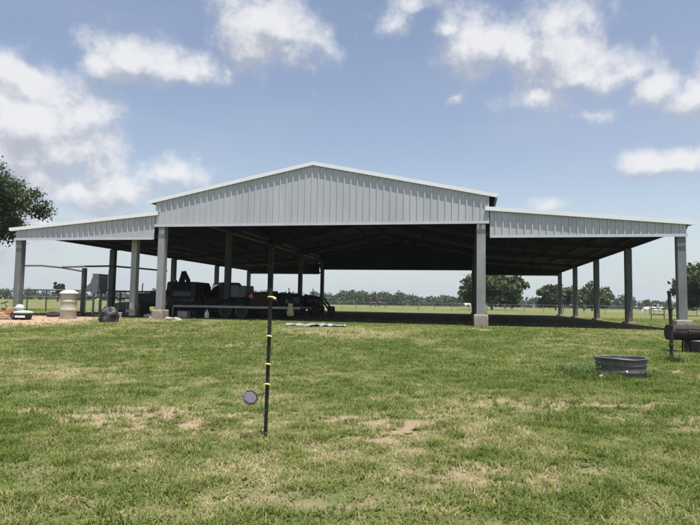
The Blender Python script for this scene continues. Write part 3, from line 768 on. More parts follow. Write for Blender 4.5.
# pale green tub over a dark one
p = G(23, 319.5); s = math.hypot(p.x, p.y)/F
tr = thing('feed_trough', 'pale green plastic trough with a dark rim on bare dirt beside the outer left column', 'trough', p, R(5))
def oval(mb, prof, sx, n=28):
    o = len(mb.v); mb.lathe(prof, n)
    for v in mb.v[o:]: v.x *= sx
mb = MB(); oval(mb, [(.24, -.05), (.30, .05), (.34, .22), (.38, .23), (.38, .27), (.33, .27), (.28, .10), (.01, .08)], 1.0*8*s/.36)
mb.build('tub', 'black', tr, smooth=True)
mb = MB(); oval(mb, [(.30, .275), (.355, .28), (.37, .33), (.33, .36), (.20, .40), (.01, .42)], 1.0*8*s/.36)
mb.build('lid', 'palegreen', tr, smooth=True)
mb = MB(); mb.lathe([(.02, 0), (.16, .02), (.2, .14), (.13, .27), (.02, .30)], 12, Matrix.Translation((-.17, 0, .40))); mb.build('scoop', 'palegreen', tr, smooth=True)
mb = MB().box((.02, -.36, .14), (.44, .03, .09)); mb.build('label_plate', 'white', tr, bevel=.01)

# orange ride-on mower at the left edge
def wheel(parent, c, r, w, rim='rim', n=22, lug=False):
    mx = Matrix.Translation(c) @ Matrix.Rotation(PI/2, 4, 'X')
    mb = MB().lathe([(r*.58, -w/2), (r*.92, -w/2), (r, -w*.32), (r, w*.32), (r*.92, w/2), (r*.58, w/2), (r*.54, 0)], n, mx, closed=True)
    if lug:
        for k in range(18):
            t = 2*PI*k/18; mb.box(Vector(c)+Vector((math.cos(t)*r, (w*.2 if k % 2 else -w*.2), math.sin(t)*r)), (.05, w*.55, .09), rot=Matrix.Rotation(-t, 3, 'Y'))
    wh = MB().lathe([(.01, -w*.15), (r*.5, -w*.2), (r*.575, -w*.46), (r*.595, -w*.46), (r*.595, w*.46), (r*.575, w*.46), (r*.5, w*.2), (.01, w*.15)], n, mx).build('wheel', rim, parent, smooth=True)
    recalc(wh); ty = mb.build('tyre', 'rubber', wh, smooth=True); recalc(ty)
    hub = MB().lathe([(r*.16, -w*.4), (r*.16, w*.4)], 12, mx).build('hub', 'steel', wh); return wh
p = G(5, 319); 
mo = thing('riding_mower', 'faded orange and tan riding mower with black wheels, cut by the left picture edge', 'riding mower', p, R(14))
prof = [(.05, .22), (.05, .44), (.10, .52), (.42, .56), (.62, .50), (.68, .30), (.62, .22)]
o = MB().prism(prof, -.22, .22).build('hood', 'rustorange', mo, bevel=.05); recalc(o)
o = MB().prism([(-.75, .22), (-.80, .44), (-.72, .54), (-.30, .54), (-.18, .30), (.05, .26), (.05, .2)], -.28, .28).build('rear_body', 'rustorange', mo, bevel=.05); recalc(o)
MB().box((-.48, 0, .62), (.36, .40, .12)).build('seat', 'ivory', mo, bevel=.04)
MB().box((-.66, 0, .76), (.10, .38, .26)).build('backrest', 'ivory', mo, bevel=.04)
MB().tube([(.08, 0, .5), (-.05, 0, .74)], .018, 8).build('steering_column', 'black', mo)
MB().lathe([(.15+.014*math.cos(t*PI/4), .014*math.sin(t*PI/4)) for t in range(8)], 20, Matrix.Translation((-.06, 0, .76)) @ Matrix.Rotation(R(-25), 4, 'Y'), closed=True).build('steering_wheel', 'black', mo, smooth=True)
MB().lathe([(.01, .08), (.40, .08), (.44, .12), (.42, .2), (.01, .22)], 20, Matrix.Translation((-.05, 0, 0))).build('mower_deck', 'rustorange', mo, smooth=True)
for x, r, w in ((.50, .19, .14), (-.52, .26, .22)):
    for y in (-.34, .34): wheel(mo, (x, y, r), r, w, 'ivory')

# black sack heap and white bucket
def lump(name, m, loc, r, sx, sy, sz, seed, sub=24, parent=None, smooth=True, amp=.28):
    mb = MB(); nu, nv = sub, sub//2
    vs = []; fs = []
    for i in range(nv+1):
        for j in range(nu):
            ph = -PI/2+PI*i/nv; th = 2*PI*j/nu
            v = Vector((math.cos(ph)*math.cos(th), math.cos(ph)*math.sin(th), math.sin(ph)))
            k = 1+amp*mnoise.noise(v*1.8+Vector((seed, 0, 0)))*1.6+amp*.4*mnoise.noise(v*5+Vector((0, seed, 0)))
            vs.append((v.x*r*sx*k, v.y*r*sy*k, max(v.z, -.5)*r*sz*k))
    for i in range(nv):
        for j in range(nu): fs.append((i*nu+j, i*nu+(j+1) % nu, (i+1)*nu+(j+1) % nu, (i+1)*nu+j))
    mb.add(vs, fs); return mb.build(name, m, parent, smooth=smooth, loc=loc)
p = G(108, 322.5); s = math.hypot(p.x, p.y)/F
hp = thing('sack_heap', 'black plastic covered heap rising to a point in front of the left lean-to', 'covered heap', p)
lump('cover', 'blackbag', (0, 0, .22), 9*s, 1.05, .8, .95, 3, 30, hp)
lump('cover_fold', 'blackbag', (-.08, .05, .45), 4.5*s, .8, .8, 1.35, 9, 20, hp)
MB().tube([(-.25, -.1, .28), (-.55, -.12, .30), (-.62, -.12, .22)], [.06, .04, .02], 8).build('loose_end', 'blackbag', hp, smooth=True)
p2 = G(117.5, 321.3)
bk = thing('bucket', 'white bucket standing against the right side of the black covered heap', 'bucket', p2)
MB().lathe([(.01, 0), (.13, 0), (.165, .36), (.18, .365), (.18, .39), (.155, .39), (.12, .03), (.01, .03)], 20).build('pail', 'white', bk, smooth=True)
MB().tube([(-.17, 0, .36), (-.12, -.10, .26), (0, -.17, .22), (.12, -.10, .26), (.17, 0, .36)], .005, 5).build('handle', 'steel', bk)

# green covered stack
p = G(131.5, 315.8); s = math.hypot(p.x, p.y)/F
gb = thing('covered_bales', 'long low stack under a dark green tarp left of the main left column', 'covered stack', p, R(-9))
w = 27*s; h = 12.4*s
mb = MB(); nx, nz, ny = 22, 6, 5
def rounded(mb, w, d, h, seed, nx=22, ny=6, nz=6):
    vs, fs, idx = [], [], {}
    def pt(i, j, k):
        if (i, j, k) in idx: return idx[i, j, k]
        x, y, z = (i/nx-.5)*w, (j/ny-.5)*d, k/nz*h
        nn = mnoise.noise(Vector((x*2.2, y*2.2, z*3+seed)))*.07
        e = .10; fx = max(0, abs(x)-(w/2-e)); fy = max(0, abs(y)-(d/2-e)); fz = max(0, z-(h-e))
        x -= math.copysign(fx*fz*2.5+fx*fy*2, x); y -= math.copysign(fy*fz*2.5, y); z -= (fx+fy)*fz*2
        x += nn*(1 if abs(x) > w/2-.05 else 0); y += nn*(1 if abs(y) > d/2-.06 else 0); z += nn if k == nz else 0
        idx[i, j, k] = len(vs); vs.append((x, y, z)); return idx[i, j, k]
    for i in range(nx):
        for k in range(nz):
            for j in (0, ny): fs.append((pt(i, j, k), pt(i+1, j, k), pt(i+1, j, k+1), pt(i, j, k+1)))
        for j in range(ny): fs.append((pt(i, j, nz), pt(i+1, j, nz), pt(i+1, j+1, nz), pt(i, j+1, nz)))
    for j in range(ny):
        for k in range(nz):
            for i in (0, nx): fs.append((pt(i, j, k), pt(i, j+1, k), pt(i, j+1, k+1), pt(i, j, k+1)))
    return mb.add(vs, fs)
o = rounded(mb, w, 1.0, h, 2).build('tarp', 'greentarp', gb, smooth=False); recalc(o)
for x in (-w*.3, w*.02, w*.32):
    MB().tube([(x, -.56, .05), (x, -.55, h+.02), (x, .55, h+.02), (x, .56, .05)], .012, 6).build('rope', 'greymetal', gb)
MB().box((w*.08, -.56, h*.38), (.28, .03, .14)).build('patch', 'greymetal', gb)

# rubble by the main left column
for k, (px, py, r) in enumerate(((149, 317.5, .22), (154, 319, .18), (169, 320, .16), (176, 321, .2))):
    o = lump('rubble', 'stone', G(px, py)+Vector((0, 0, .05)), r, 1.3, .9, .6, k*4+1, 14, smooth=False)
    tag(o, ('largest tan block of rubble left of the main left column', 'small tan block of rubble touching the left of the main left column', 'small tan block of rubble just right of the main left column', 'tan block of rubble farther right of the main left column, under the trailer end')[k], 'rubble', 'rubble by the main left column')

# ------------------------------------------------------------------ machines in the shade
def inbarn(px, b, z=0.):                # point on the barn floor in this picture column, b metres in
    d = ray(px, 310); nx_, ny_ = -ST, CT
    t = (nx_*X0+ny_*Y0+b)/(nx_*d.x+ny_*d.y); return Vector((d.x*t, d.y*t, z))
def car(name, label, cat, loc, rz, paint, L=4.6, W=1.85, H=1.78, box=False):
    t = thing(name, label, cat, loc, rz, 'vehicles parked under the roof'); hl = L/2
    low = [(-hl, .42), (-hl, .98), (-hl+.05, 1.05), (hl-1.35, 1.06), (hl-.12, .92), (hl, .78), (hl, .42), (hl-.1, .28), (-hl+.1, .28)]
    o = MB().prism(low, -W/2, W/2).build('body', paint, t, bevel=.07); recalc(o)
    wt = W/2-.13 if not box else W/2-.04
    cab = [(-hl+.06, 1.03), (-hl+.22, H-.06), (-hl+.40, H), (hl-2.15, H), (hl-1.30, 1.04)]
    vs = []; n = len(cab)
    for sy in (-1, 1):
        for (x, z) in cab:
            q = (z-1.03)/(H-1.03); vs.append((x, sy*(W/2-.03+(wt-W/2+.03)*q), z))
    c = MB().add(vs, [tuple(range(n)), tuple(range(n, 2*n))]+[(i, (i+1) % n, n+(i+1) % n, n+i) for i in range(n)]).build('cabin', paint, t, bevel=.05); recalc(c)
    g = MB(); x0, x1, x2, x3 = -hl+.05, -hl+.19, hl-2.12, hl-1.36
    g.add([(x0+.015, -.66, 1.12), (x0+.015, .66, 1.12), (x1+.0, .60, H-.14), (x1+.0, -.60, H-.14)], [(0, 1, 2, 3)]); 
    for v in g.v: v.x -= .02
    g.build('rear_window', 'glass', t)
    g = MB().add([(x3+.05, -.70, 1.10), (x3+.05, .70, 1.10), (x2+.06, .62, H-.08), (x2+.06, -.62, H-.08)], [(0, 1, 2, 3)])
    g.build('windscreen', 'glass', t)
    for sy in (-1, 1):
        for (a, b) in ((-hl+.45, -hl+1.4), (-hl+1.5, -hl+2.35), (-hl+2.45, hl-1.95)):
            if b-a < .15: continue
            def yw(z): q = (z-1.03)/(H-1.03); return sy*(W/2-.03+(wt-W/2+.03)*q+.012)
            MB().add([(a, yw(1.12), 1.12), (b+.1, yw(1.12), 1.12), (b, yw(H-.18), H-.18), (a, yw(H-.18), H-.18)], [(0, 1, 2, 3)]).build('side_window', 'glass', t)
        MB().box((-hl-.005, sy*(W/2-.16), .86), (.05, .18, .26)).build('tail_light', 'red', t, bevel=.01)
        MB().box((hl-.03, sy*(W/2-.24), .74), (.09, .30, .14)).build('headlight', 'lens', t, bevel=.02)
        MB().box((hl-1.55, sy*(W/2+.09), 1.12), (.12, .18, .13)).build('wing_mirror', 'black', t, bevel=.02)
        for x in (-hl+.85, hl-.88): wheel(t, (x, sy*(W/2-.10), .36), .36, .22, 'steel')
    MB().box((-hl-.04, 0, .48), (.12, W-.1, .16)).build('bumper', 'black', t, bevel=.03)
    MB().box((hl+.04, 0, .46), (.12, W-.1, .18)).build('bumper', 'black', t, bevel=.03)
    MB().box((-hl-.012, 0, .80), (.02, .34, .16)).build('number_plate', 'greymetal', t)
    MB().box((hl+.004, 0, .72), (.02, .95, .16)).build('grille', 'steel', t)
    return t
q = inbarn(194, 8.5); car('parked_suv', 'dark maroon boxy utility vehicle seen end-on behind the left half of the trailer', 'utility vehicle', q, R(83), 'maroon', H=1.98, W=1.92, box=True)
q = inbarn(240, 9.5); car('parked_van', 'dark navy boxy vehicle with a long flat roof behind the middle of the trailer', 'van', q, R(28), 'navy', L=3.6, H=2.02, W=1.9, box=True)

def tractor(name, label, loc, rz, paint, rim, rops=True, loader=True, hoe=False, s=1.):
    t = thing(name, label, 'tractor', loc, rz, 'tractors under the roof'); t.scale = (s, s, s)
    o = MB().prism([(.05, .62), (.05, 1.22), (.20, 1.30), (1.35, 1.22), (1.55, 1.10), (1.58, .66)], -.30, .30).build('hood', paint, t, bevel=.05); recalc(o)
    MB().box((1.585, 0, .92), (.02, .46, .36)).build('grille', 'black', t)
    MB().box((.35, 0, .58), (2.3, .34, .26)).build('chassis', 'steel', t, bevel=.02)
    for y in (-.5, .5):
        fr = [(-1.15+.05, .95)] + [(-.62+.72*math.cos(R(k)), .72+.76*math.sin(R(k))) for k in range(150, 19, -16)] + [(-.62+.66*math.cos(R(k)), .72+.70*math.sin(R(k))) for k in range(22, 151, 16)]
        o = MB().prism(fr, y-.20, y+.20).build('fender', paint, t); recalc(o)
    for y in (-.72, .72): wheel(t, (-.62, y, .70), .70, .36, rim, 26, True)
    for y in (-.62, .62): wheel(t, (1.18, y, .40), .40, .22, rim, 20, True)
    MB().box((-.55, 0, 1.12), (.46, .48, .12)).build('seat', 'black', t, bevel=.03)
    MB().box((-.80, 0, 1.35), (.10, .46, .44)).build('backrest', 'black', t, bevel=.04)
    MB().tube([(.10, 0, 1.15), (-.12, 0, 1.40)], .025, 8).build('steering_column', 'black', t)
    MB().lathe([(.19+.016*math.cos(k*PI/4), .016*math.sin(k*PI/4)) for k in range(8)], 20, Matrix.Translation((-.13, 0, 1.42)) @ Matrix.Rotation(R(-30), 4, 'Y'), closed=True).build('steering_wheel', 'black', t, smooth=True)
    MB().tube([(.9, .12, 1.2), (.9, .12, 1.75), (.84, .12, 1.82)], .03, 8).build('exhaust', 'steel', t, smooth=True)
    for y in (-.2, .2): MB().lathe([(.01, 0), (.07, 0), (.07, .02), (.01, .025)], 14, Matrix.Translation((1.57, y, 1.14)) @ Matrix.Rotation(PI/2, 4, 'Y')).build('headlight', 'lens', t)
    if rops:
        MB().tube([(-1.0, -.52, .8), (-1.02, -.52, 1.95), (-1.02, -.42, 2.05), (-1.02, .42, 2.05), (-1.02, .52, 1.95), (-1.0, .52, .8)], .045, 8).build('roll_bar', 'black', t, smooth=True)
    if loader:
        for y in (-.45, .45):
            a = MB().tube([(.45, y, .6), (.50, y, 1.35)], .06, 6); a.tube([(.50, y, 1.35), (1.6, y, 1.15), (2.25, y, .35)], .065, 6)
            a.build('loader_arm', 'steel', t)
            MB().tube([(.6, y, .95), (1.5, y, .95)], .035, 8).build('hydraulic_ram', 'greymetal', t)
        o = MB().prism([(2.22, .62), (2.25, .10), (2.85, .08), (2.85, .12), (2.32, .18), (2.28, .62)], -.85, .85).build('bucket', 'rust', t); recalc(o)
    if hoe:
        MB().tube([(-1.1, 0, .6), (-1.45, 0, 1.0), (-1.40, 0, 2.0), (-1.50, 0, 2.65)], [.20, .22, .19, .13], 6).build('boom', 'steel', t)
        MB().tube([(-1.50, 0, 2.65), (-1.78, 0, 2.1), (-1.85, 0, 1.45)], [.13, .14, .12], 6).build('dipper_arm', 'steel', t)
        o = MB().prism([(-2.25, 1.5), (-1.85, 1.5), (-1.8, 1.1), (-2.1, 1.0), (-2.3, 1.2)], -.22, .22).build('hoe_bucket', 'rust', t); recalc(o)
        for y in (-.6, .6): MB().tube([(-1.1, y*.6, .7), (-1.5, y, .05)], .05, 6).build('stabiliser', 'steel', t)
    return t
q = inbarn(157, 6.5); tractor('tractor', 'dark tractor with a raised digging arm behind the main left column', q, R(205), 'black', 'rim', True, False, True, 1.0)
q = inbarn(282, 10); tractor('tractor', 'dark blue tractor without a cab standing just right of the brown hay bale', q, R(60), 'bluepaint', 'rim', False, False, False, .98)
q = inbarn(300, 13.5); tractor('tractor', 'dark green loader tractor whose arm slants down at the right end of the parked row', q, R(-14), 'greenpaint', 'yrim', False, True, False, 1.0)
# hay bale
q = inbarn(262, 9.0)
hb = thing('round_bale', 'brown round hay bale in the shade behind the black steel fence post', 'hay bale', q, R(-12))
mb = MB().lathe([(.02, -.62), (.66, -.62), (.72, -.55), (.75, 0), (.72, .55), (.66, .62), (.02, .62)], 30, Matrix.Translation((0, 0, .72)) @ Matrix.Rotation(PI/2, 4, 'Y'))
for v in mb.v: v.xyz = v + Vector((0, mnoise.noise(v*6)*.04, mnoise.noise(v*7+Vector((3, 0, 0)))*.04))
mb.build('hay_roll', 'hay', hb, smooth=True)
for x in (-.4, -.1, .2, .45): MB().lathe([(.755+.006*math.cos(k*PI/3), .006*math.sin(k*PI/3)) for k in range(6)], 30, Matrix.Translation((x, 0, .72)) @ Matrix.Rotation(PI/2, 4, 'Y'), closed=True).build('twine', 'hay', hb)
# row of dark implements that fills in under the vehicles
q = inbarn(216, 7.2)
im = thing('disc_harrow', 'low dark disc harrow standing between the two boxy vehicles', 'disc harrow', q, R(-12))
MB().box((0, 0, .9), (1.9, .10, .12)).build('frame', 'rust', im); MB().box((0, .9, .9), (1.9, .10, .12)).build('frame', 'rust', im)
for x in (-.8, 0, .8): MB().box((x, .45, .99), (.10, 1.1, .06)).build('crossbar', 'rust', im)
for yy in (0, .9):
    for k in range(7):
        x = -.85+k*.285; MB().lathe([(.01, .0), (.28, .05), (.30, .055), (.30, .065), (.01, .02)], 18, Matrix.Translation((x, yy, .30)) @ Matrix.Rotation(PI/2, 4, 'Y')).build('disc', 'steel', im, smooth=True)
    MB().tube([(-.9, yy, .30), (.9, yy, .30)], .03, 8).build('axle', 'steel', im)
    for x in (-.7, .7): MB().box((x, yy, .6), (.06, .08, .6)).build('hanger', 'rust', im)
MB().tube([(0, .2, 1.0), (0, .5, 1.6), (0, .8, 1.0)], .05, 6).build('hitch_mast', 'rust', im)

for k, (px, b, rr_, lab) in enumerate(((178, 5.2, .46, 'dark worn tyre leaning by the left end of the parked row'), (272, 6.5, .5, 'dark worn tyre leaning beside the brown hay bale'), (228, 5.0, .42, 'dark worn tyre leaning in front of the flat roofed dark vehicle'))):
    prof = [(rr_*.78+.22*rr_*math.cos(2*PI*j/12), .13*math.sin(2*PI*j/12)) for j in range(12)]
    o = MB().lathe(prof, 26, closed=True).build('leaning_tyre', 'rubber', loc=inbarn(px, b, rr_*.97), smooth=True); recalc(o)
    o.rotation_euler = (R(80), 0, R(-10+k*14)); tag(o, lab, 'tyre', 'tyres among the machines')
def cultivator(px, b, label, seed):
    rg = random.Random(seed); q = inbarn(px, b); t = thing('cultivator', label, 'cultivator', q, R(rg.uniform(-25, 10)), 'implements in the parked row')
    for y in (0, .7): MB().box((0, y, .75), (1.9, .09, .09)).build('frame_bar', 'rust', t)
    for x in (-.6, .6): MB().box((x, .35, .80), (.07, .8, .06)).build('crossbar', 'rust', t)
    for k in range(7):
        x = -.84+k*.28; y = .7*(k % 2); MB().tube([(x, y, .75), (x, y+.16, .62), (x, y+.20, .38), (x, y+.04, .12), (x, y-.06, .02)], .022, 6).build('tine', 'steel', t, smooth=True)
    MB().tube([(-.3, .1, .78), (0, .0, 1.35), (.3, .1, .78)], .04, 6).build('hitch_mast', 'rust', t, smooth=True)
    MB().tube([(0, 0, 1.35), (0, .7, .8)], .03, 6).build('brace', 'rust', t)
cultivator(201, 5.2, 'dark spring tine cultivator in front of the maroon boxy vehicle', 1)
cultivator(285, 7.6, 'dark spring tine cultivator in front of the dark blue tractor', 2)

# orange and red triangle
q = inbarn(250.5, 3.0); q.z = zat(250, 296, q)
tri = thing('warning_triangle', 'orange and red triangular warning marker on a short post above the trailer rail', 'warning marker', (q.x, q.y, 0), R(38))
zc = q.z; rr = .23
def trip(r): return [(r*math.sin(2*PI*k/3+.25), zc+r*math.cos(2*PI*k/3+.25)) for k in range(3)]
MB().prism(trip(rr), -.01, .01).build('border', 'red', tri)
MB().prism(trip(rr*.66), -.018, -.0105).build('centre', 'orange', tri)
MB().tube([(0, .03, -.02), (0, .03, zc+.1)], .022, 8).build('post', 'steel', tri)

# flatbed trailer
pl = inbarn(173, 1.6); pr = inbarn(300, 1.6)
zl, zr = zat(173, 305.3, pl), zat(300, 309, pr)
LT = (pr-pl).length; zd = (zl+zr)/2
tl = thing('flatbed_trailer', 'long low flatbed trailer with a pale side rail parked along the front of the shade', 'flatbed trailer', (pl.x, pl.y, 0), math.atan2(pr.y-pl.y, pr.x-pl.x))
MB().box((LT/2, 0, zd), (LT, .06, .11)).build('side_rail', 'siderail', tl, bevel=.01)
MB().box((LT/2, 2.1, zd), (LT, .06, .11)).build('side_rail', 'siderail', tl, bevel=.01)
dk = MB()
for k in range(10): dk.box((LT/2, .14+k*.202, zd+.02), (LT-.05, .19, .045))
dk.build('deck', 'deck', tl)
for k in range(9): MB().box((.3+k*(LT-.6)/8, 1.05, zd-.09), (.06, 2.0, .10)).build('cross_member', 'steel', tl)
for y in (.5, 1.6): MB().box((LT/2, y, zd-.20), (LT, .08, .12)).build('main_beam', 'steel', tl)
for x in (LT*.42, LT*.42+.85):
    for y in (.10, 2.0): wheel(tl, (x, y, .36), .36, .2, 'steel')
MB().tube([(0, 0, zd), (-.02, -.01, .02)], .03, 8).build('stand', 'siderail', tl)
MB().tube([(LT, .9, zd-.2), (LT+.9, 1.05, .55)], .05, 8).build('drawbar', 'steel', tl); MB().tube([(LT, 1.2, zd-.2), (LT+.9, 1.05, .55)], .05, 8).build('drawbar', 'steel', tl)
MB().tube([(LT+.75, 1.05, .0), (LT+.75, 1.05, .62)], .035, 8).build('jack', 'steel', tl)
# things under and in front of the trailer
q = inbarn(184, 1.2)
tb = thing('tool_crate', 'pale grey crate on the ground under the left end of the trailer', 'crate', q, R(-14))
o = MB(); w, d, h = .50, .36, .30
for (c, dd) in (((0, 0, .02), (w, d, .03)), ((0, -d/2, h/2), (w, .02, h)), ((0, d/2, h/2), (w, .02, h)), ((-w/2, 0, h/2), (.02, d-.03, h)), ((w/2, 0, h/2), (.02, d-.03, h))): o.box(c, dd)
o.build('shell', 'greymetal', tb); MB().box((0, 0, h+.012), (w+.04, d+.04, .025)).build('lid', 'siderail', tb, bevel=.005)
q = inbarn(207, 1.1)
jb = thing('water_jug', 'small pale water jug on the ground under the trailer rail, right of the pale crate', 'jug', q)
MB().lathe([(.01, 0), (.11, 0), (.12, .03), (.12, .24), (.09, .31), (.03, .34), (.03, .38), (.01, .38)], 18).build('jug_body', 'palegreen', jb, smooth=True)
MB().lathe([(.035, .375), (.035, .41), (.01, .415)], 12).build('cap', 'white', jb)
# sack of feed propped at the trailer end
q = inbarn(290.5, 1.25)
sk = thing('feed_sack', 'pale yellow feed sack standing against the right end of the trailer', 'feed sack', q, R(-10))
lump('sack', 'sack', (0, 0, .36), .30, .55, .40, 1.2, 5, 22, sk, amp=.15)
MB().box((.0, 0, .74), (.24, .04, .10)).build('sewn_top', 'sack', sk, bevel=.015)
# crumpled plastic sheet
def sheet(px0, px1, py, dep, label, seed):
    a, b = G(px0, py), G(px1, py+1.2); c = (a+b)/2; L_ = (b-a).length; n = 46; m_ = 14; mb = MB(); vs = []; fs = []
    u = (b-a).normalized(); v = Vector((-u.y, u.x, 0))
    for j in range(m_+1):
        for i in range(n+1):
            s_, t_ = i/n-.5, j/m_-.5
            ed = 1+.25*mnoise.noise(Vector((s_*6, seed, 0)))
            q = u*(s_*L_)+v*(t_*dep*ed*(1-.5*abs(s_*1.6)**2))
            h = .01+.13*abs(mnoise.noise(Vector((s_*L_*2.4, t_*3, seed))))+.05*abs(mnoise.noise(Vector((s_*L_*7, t_*8, seed))))
            w = c+q; vs.append((q.x, q.y, float(zg(w.x, w.y))-c.z+.02+h))
    for j in range(m_):
        for i in range(n): k = j*(n+1)+i; fs.append((k, k+1, k+n+2, k+n+1))
    mb.add(vs, fs); o = mb.build('plastic_sheet', 'plasticsheet', loc=c, smooth=False)
    tag(o, label, 'plastic sheet'); sd = o.modifiers.new('thick', 'SOLIDIFY'); sd.thickness = .004
sheet(287, 346, 325.6, .95, 'crumpled pale blue plastic sheet on the grass where the shade begins', 4)
# weeds beside the tub
def weeds(px, py, n, label, seed, H=.3):
    rng = random.Random(seed); p = G(px, py); t = thing('weed_clump', label, 'weed', p); mb = MB(); lv = MB()
    for k in range(n):
        a = rng.random()*2*PI; r = rng.random()*.22; x, y = math.cos(a)*r, math.sin(a)*r; h = H*rng.uniform(.5, 1); lx, ly = math.cos(a)*h*.35, math.sin(a)*h*.35
        mb.tube([(x, y, -.02), (x+lx*.4, y+ly*.4, h*.6), (x+lx, y+ly, h)], [.004, .003, .0015], 4)
        for j in range(7):
            q = rng.uniform(.15, 1); cx, cy, cz = x+lx*q, y+ly*q, h*q; b = rng.random()*2*PI; L1 = rng.uniform(.06, .13)
            ux, uy = math.cos(b)*L1, math.sin(b)*L1; wx, wy = -math.sin(b)*L1*.10, math.cos(b)*L1*.10
            lv.add([(cx, cy, cz), (cx+ux*.5+wx, cy+uy*.5+wy, cz+.012), (cx+ux, cy+uy, cz-.005), (cx+ux*.5-wx, cy+uy*.5-wy, cz+.012)], [(0, 1, 2, 3)])
    mb.build('stems', 'weed', t); lv.build('leaves', 'weed', t)
M['weed'] = mat('weed_green', (.06, .10, .025), .6, 0, .3, 8)
weeds(585, 377, 34, 'taller dark green weeds growing just left of the round tub', 1, .30)
weeds(572, 374, 24, 'sparse green weeds a little farther left of the round tub', 2, .24)
weeds(645, 378, 26, 'green weeds growing just right of the round tub', 3, .26)
weeds(676, 362, 26, 'dry looking weeds around the foot of the corner post at right', 4, .25)

# ------------------------------------------------------------------ sky with clouds, sun
SUNV = Vector((.10, -.21, 1.)).normalized()
SUNV = Vector((SUNV.x, SUNV.y, SUNV.z))
elev = math.asin(SUNV.z); azi = math.atan2(SUNV.x, SUNV.y)
world = bpy.data.worlds.new('World'); world.cycles.sampling_method = 'MANUAL'; world.cycles.sample_map_resolution = 256; SC.world = world; world.use_nodes = True
nt = world.node_tree; N = nt.nodes; L = nt.links
for n in list(N): N.remove(n)
out = N.new('ShaderNodeOutputWorld'); bg = N.new('ShaderNodeBackground'); L.new(bg.outputs[0], out.inputs['Surface'])
SKY = .10; bg.inputs['Strength'].default_value = SKY
sky = N.new('ShaderNodeTexSky'); sky.sky_type = 'NISHITA'; sky.sun_disc = False
sky.sun_elevation = elev; sky.sun_rotation = azi
sky.altitude = 50; sky.air_density = 1.0; sky.dust_density = 1.3; sky.ozone_density = 1.6
CLOUDS = [(270, 28, 48, 38, 1.), (255, 48, 34, 24, .9), (290, 55, 28, 18, .85), (300, 38, 26, 16, .7), (108, 62, 26, 18, .85), (135, 58, 40, 22, .95), (165, 70, 30, 15, .8), (200, 72, 36, 18, .85), (228, 70, 16, 10, .5),
          (30, 128, 64, 42, 1.12), (8, 155, 64, 52, 1.12), (58, 152, 46, 34, 1.0), (14, 74, 34, 14, .8), (52, 80, 14, 10, .45), (85, 190, 70, 26, .85), (172, 176, 32, 20, .9), (130, 192, 60, 20, .75), (195, 160, 16, 8, .3),
          (390, 30, 36, 24, .66), (408, 4, 36, 18, .6), (475, 46, 40, 32, 1.), (455, 30, 22, 16, .9), (520, 55, 34, 24, .95), (560, 40, 42, 34, 1.), (575, 72, 50, 20, .9), (540, 98, 40, 20, .8), (610, 78, 40, 18, .9), (650, 90, 28, 20, .85), (695, 92, 26, 22, .85), (458, 97, 24, 12, .42), (590, 118, 60, 18, .36), (655, 44, 20, 16, .3),
          (645, 162, 36, 13, .85), (690, 158, 40, 14, .9), (550, 203, 40, 14, .55), (310, 95, 26, 14, .22), (205, 104, 34, 16, .25), (820, 60, 80, 40, .9), (900, 190, 90, 30, .8), (-120, 60, 90, 40, .9), (-90, 230, 120, 40, .9), (60, 225, 90, 25, .55),
          (300, -120, 90, 40, .9), (560, -160, 120, 50, .9), (60, -100, 80, 40, .8)]
grp = bpy.data.node_groups.new('cloud_density', 'ShaderNodeTree')
grp.interface.new_socket('Vector', in_out='INPUT', socket_type='NodeSocketVector'); grp.interface.new_socket('Density', in_out='OUTPUT', socket_type='NodeSocketFloat')
GN, GL = grp.nodes, grp.links; gi = GN.new('NodeGroupInput'); go = GN.new('NodeGroupOutput')
def gnoise(sc, det, ro):
    n = GN.new('ShaderNodeTexNoise'); n.inputs['Scale'].default_value = sc; n.inputs['Detail'].default_value = det; n.inputs['Roughness'].default_value = ro
    GL.new(gi.outputs[0], n.inputs['Vector']); return n
wn = gnoise(9, 4, .6)
ws = GN.new('ShaderNodeVectorMath'); ws.operation = 'SUBTRACT'; GL.new(wn.outputs['Color'], ws.inputs[0]); ws.inputs[1].default_value = (.5, .5, .5)
wm = GN.new('ShaderNodeVectorMath'); wm.operation = 'MULTIPLY_ADD'; GL.new(ws.outputs[0], wm.inputs[0]); wm.inputs[1].default_value = (.075, .075, .05); GL.new(gi.outputs[0], wm.inputs[2])
prev = None
for (px, py, rx, ry, k) in CLOUDS:
    c = ray(px, py); sx, sz = F/rx, F/ry
    mp = GN.new('ShaderNodeVectorMath'); mp.operation = 'SUBTRACT'; GL.new(wm.outputs[0], mp.inputs[0]); mp.inputs[1].default_value = c
    ml = GN.new('ShaderNodeVectorMath'); ml.operation = 'MULTIPLY'; GL.new(mp.outputs[0], ml.inputs[0]); ml.inputs[1].default_value = (sx, 1.2, sz)
    ln = GN.new('ShaderNodeVectorMath'); ln.operation = 'LENGTH'; GL.new(ml.outputs[0], ln.inputs[0])
    sb = GN.new('ShaderNodeMath'); sb.operation = 'MULTIPLY_ADD'; GL.new(ln.outputs['Value'], sb.inputs[0]); sb.inputs[1].default_value = -.85; sb.inputs[2].default_value = k*1.06
    if prev is None: prev = sb.outputs[0]
    else:
        mxn = GN.new('ShaderNodeMath'); mxn.operation = 'SMOOTH_MAX'; GL.new(prev, mxn.inputs[0]); GL.new(sb.outputs[0], mxn.inputs[1]); mxn.inputs[2].default_value = .18; prev = mxn.outputs[0]
nb = gnoise(14, 10, .62)
ad = GN.new('ShaderNodeMath'); ad.operation = 'MULTIPLY_ADD'; GL.new(nb.outputs['Fac'], ad.inputs[0]); ad.inputs[1].default_value = 1.9; ad.inputs[2].default_value = -1.0
